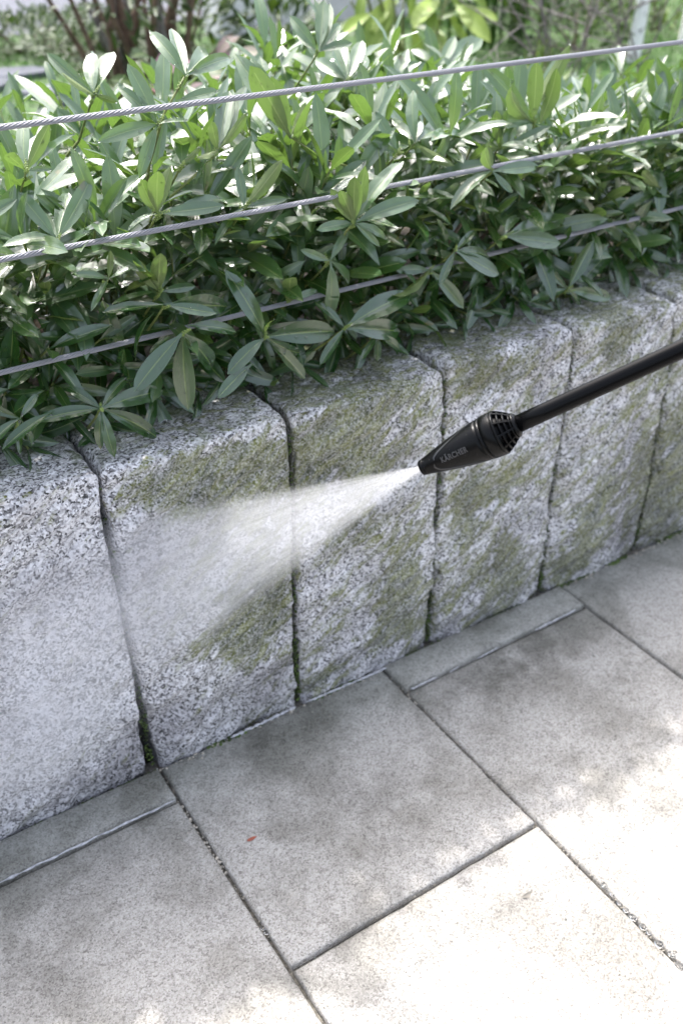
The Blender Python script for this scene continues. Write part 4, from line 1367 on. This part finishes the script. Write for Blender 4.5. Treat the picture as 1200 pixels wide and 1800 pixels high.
M_birch = NT('white_bark')
f = M_birch.noise(M_birch.pos(), 18, 4, .6)
M_birch.base(M_birch.mix(M_birch.step(f, .56, .66), (.88, .86, .86), (.12, .11, .10))); M_birch.rough(.75)
for i, (px, py, yy, r_, lab) in enumerate([(1098, 190, 2.55, .036, 'slim white barked tree trunk behind the hedge, left of a second one'),
                                           (1184, 170, 2.75, .034, 'slim white barked tree trunk at the right edge of the picture')]):
    c = at_y(px, py, yy)
    root = empty('birch_tree', (c.x, yy, .5)); tag(root, lab, 'tree', 'white barked trees')
    pts = [Vector((c.x + (.02 * k if i == 0 else .03 * k), yy - (.01 * k), .45 + .62 * k)) for k in range(7)]
    V, Q = tube_np(pts, [r_ * (1 - .10 * k) for k in range(7)], 12, cap=False)
    put('trunk', np_mesh('trunk', V, Q, mat=M_birch.m), root)
    q = random.Random(90 + i)
    for k in range(10):
        a = Acc()
        b = pts[3].lerp(pts[6], q.random())
        twigs(a, b, Vector((q.uniform(-1, .7) - .35, q.uniform(-.7, .5), q.uniform(.1, .9))).normalized(), q.uniform(.7, 1.1), .012, 2, q, .04)
        put('limb', a.mesh('limb', M_twig), root)
    if i == 0:                      # long limbs leaning over the hedge towards the paving
        for (ex, ey, ez) in [(1.25, 1.55, 3.95), (1.55, 1.9, 4.1), (1.75, 1.45, 3.85), (2.05, 1.8, 3.7), (1.4, 1.25, 3.6)]:
            a = Acc()
            b = pts[4].lerp(pts[6], q.random()); e = Vector((ex, ey, ez))
            P_ = [b.lerp(e, t) + Vector((0, 0, .22 * math.sin(t * 3.1))) + Vector((q.uniform(-.04, .04), q.uniform(-.04, .04), q.uniform(-.03, .03))) for t in np.linspace(0, 1, 9)]
            a.add(*tube_np(P_, np.linspace(.022, .008, 9), 6))
            for k in range(3, 9):
                for _ in range(2):
                    twigs(a, P_[k], Vector((q.uniform(-1, .3), q.uniform(-1, .8), q.uniform(-.6, .5))).normalized(), q.uniform(.25, .5), .007, 1, q, .0)
            put('limb', a.mesh('limb', M_twig), root)

# ------------------------------------------------------------------ small things on the paving
M_peb = simple('pebble', (.34, .31, .26), .5, var=.5, scale=90)
M_lime_highlight = simple('lime_and_highlight', (.40, .40, .42), .8, var=.3, scale=120, bump=.002)  # wall-foot mortar, and the beads that imitate strip-edge highlights
q = random.Random(21)
ap = Acc()


def pebble(acc, p, r):
    M_ = Euler((q.uniform(0, 6), q.uniform(0, 6), q.uniform(0, 6))).to_matrix()
    sc = np.array([q.uniform(.7, 1.2), q.uniform(.7, 1.2), q.uniform(.5, .9)]) * r
    V = icoV * sc * (1 + .15 * rng.standard_normal((len(icoV), 1)))
    acc.add(V @ np.array(M_).T + np.array(p), icoQ)


def along(px0, py0, px1, py1, n, spread, r0, r1, z=-.006):
    for k in range(n):
        t = q.random()
        p = at_z(px0 + (px1 - px0) * t, py0 + (py1 - py0) * t, z) + Vector((q.gauss(0, spread), q.gauss(0, spread), 0))
        pebble(ap, p, q.uniform(r0, r1))


along(315, 1420, 395, 1540, 90, .004, .0012, .0034, -.004)
along(400, 1545, 520, 1695, 60, .003, .0007, .002)
along(690, 1190, 880, 1385, 150, .004, .0008, .0026)
along(880, 1385, 1190, 1700, 130, .004, .0008, .0024)
along(290, 1365, 315, 1410, 30, .003, .0008, .002)
along(1010, 1045, 1200, 1190, 70, .003, .0008, .0022)
along(530, 1690, 940, 1450, 70, .003, .0006, .0018)
for k in range(330):                                 # grit washed against the foot of the wall
    x = q.uniform(-.2, 1.9)
    pebble(ap, Vector((x, -.010 - abs(q.gauss(0, .007)), .001)), q.uniform(.0007, .0030))
for k in range(900):                                 # loose grit on the slabs
    p = at_z(q.uniform(0, 1200), q.uniform(1150, 1800), .0015)
    if p.y < -.02: pebble(ap, p, q.uniform(.0004, .0013))
am = Acc()                                           # moss and crumbs of soil packed into joints and along the wall foot
for k in range(1500):
    j = q.choice((0, 1, 1, 2, 2, 3, 3, 4))
    z = abs(q.gauss(0, .16)) if q.random() < .75 else q.uniform(.3, .62)
    if z > .63: continue
    x, g = joint_fn(JOINTS[j])(z)
    r_ = q.uniform(.0010, .0030)
    am.add(icoV * r_ * np.array([1, 1, .8]) + np.array([x + q.gauss(0, .0025), q.uniform(.004, .03), z]), icoQ)
for k in range(1500):
    x = q.uniform(-.2, 2.2)
    if noise.noise(Vector((x * 9, 1, 2))) < -.05: continue
    r_ = q.uniform(.0010, .0034)
    am.add(icoV * r_ * np.array([1.2, 1.2, .7]) + np.array([x, -.006 - abs(q.gauss(0, .0045)), .001]), icoQ)
put('joint_moss', am.mesh('joint_moss', simple('moss', (.045, .07, .015), .95, var=.6, scale=35)), wall)['kind'] = 'stuff'
tag(put('grit', ap.mesh('grit', M_peb)), 'small pebbles and grit washed into the paving joints', 'grit', kind='stuff')

aw = Acc()                                           # water standing in the right-hand joint
for (px, py, r) in [(1062, 1558, .006), (1075, 1572, .004), (1088, 1588, .004), (1100, 1600, .005), (1112, 1613, .0065), (1130, 1630, .006), (1140, 1640, .004), (1158, 1660, .007), (1180, 1678, .006), (1195, 1700, .008),
                    (462, 1632, .004), (468, 1640, .004), (375, 1480, .003), (365, 1468, .003), (1060, 1552, .003), (930, 1105, .004), (900, 1120, .003)]:
    p = at_z(px, py, -.001)
    aw.add(icoV * np.array([r, r * 1.1, r * .35]) + np.array(p), icoQ)
for k in range(260):
    p = at_z(q.uniform(0, 1200), q.uniform(1080, 1750), .0006)
    if p.y > -.02: continue
    r = q.uniform(.0006, .0018)
    aw.add(icoV * np.array([r, r, r * .5]) + np.array(p), icoQ)
tag(put('puddle_drops', aw.mesh('puddle_drops', M_drop.m)), 'clear water beads and puddles on the paving and in its joints', 'water', kind='stuff')

# ragged pale beads: strip-edge highlights built as shapes, lime mortar at the wall foot
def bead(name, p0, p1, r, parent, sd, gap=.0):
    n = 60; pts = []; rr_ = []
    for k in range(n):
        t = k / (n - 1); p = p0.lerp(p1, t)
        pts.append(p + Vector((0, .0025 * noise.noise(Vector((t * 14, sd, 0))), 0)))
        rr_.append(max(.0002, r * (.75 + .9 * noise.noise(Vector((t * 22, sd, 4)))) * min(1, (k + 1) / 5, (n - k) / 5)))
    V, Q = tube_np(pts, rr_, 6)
    put(name, np_mesh(name, V, Q, mat=M_lime_highlight), parent)


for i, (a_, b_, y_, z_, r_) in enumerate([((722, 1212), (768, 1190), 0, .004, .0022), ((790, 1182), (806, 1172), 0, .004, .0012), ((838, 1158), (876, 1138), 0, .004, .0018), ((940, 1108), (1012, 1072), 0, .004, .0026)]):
    bead('mortar_and_highlight_bead', at_z(*a_, .006), at_z(*b_, .006), r_, pave, i)  # bright strip edge imitated by pale beads
bead('mortar_and_highlight_bead', at_z(-60, 1580, .0075), at_z(308, 1407, .0075), .0024, pave, 7)  # highlight on the left strip's edge, put in as a pale bead
bead('mortar_and_highlight_bead', at_z(405, 1297, .003), at_z(520, 1243, .003), .0035, pave, 11)
bead('mortar_and_highlight_bead', at_z(535, 1236, .003), at_z(690, 1170, .003), .0028, pave, 12)

# fallen leaf fragment and a pale scrap
V, Q, U = HI[3]
p = at_z(452, 1470, .004)
o = put('fallen_leaf', np_mesh('fallen_leaf', (V * np.array([1.3, 1, 1]) * .020) @ frame(at_z(428, 1482, .004) - p, Vector((.2, -.5, 1))).T + np.array(p), Q, U, mat=simple('dry_red_leaf', (.25, .06, .03), .6)))
tag(o, 'tiny curled red brown leaf fragment lying on the middle paving slab', 'leaf')
V, Q, U = HI[6]
p = at_z(915, 1578, .003)
o = put('fallen_leaf', np_mesh('fallen_leaf', (V * np.array([1.5, 1, 1]) * .026) @ frame(at_z(950, 1568, .006) - p, Vector((-.4, -.6, 1))).T + np.array(p), Q, U, mat=simple('bleached_leaf', (.30, .27, .22), .6)))
tag(o, 'small bleached grey leaf scrap lying on the sunlit slab', 'leaf')
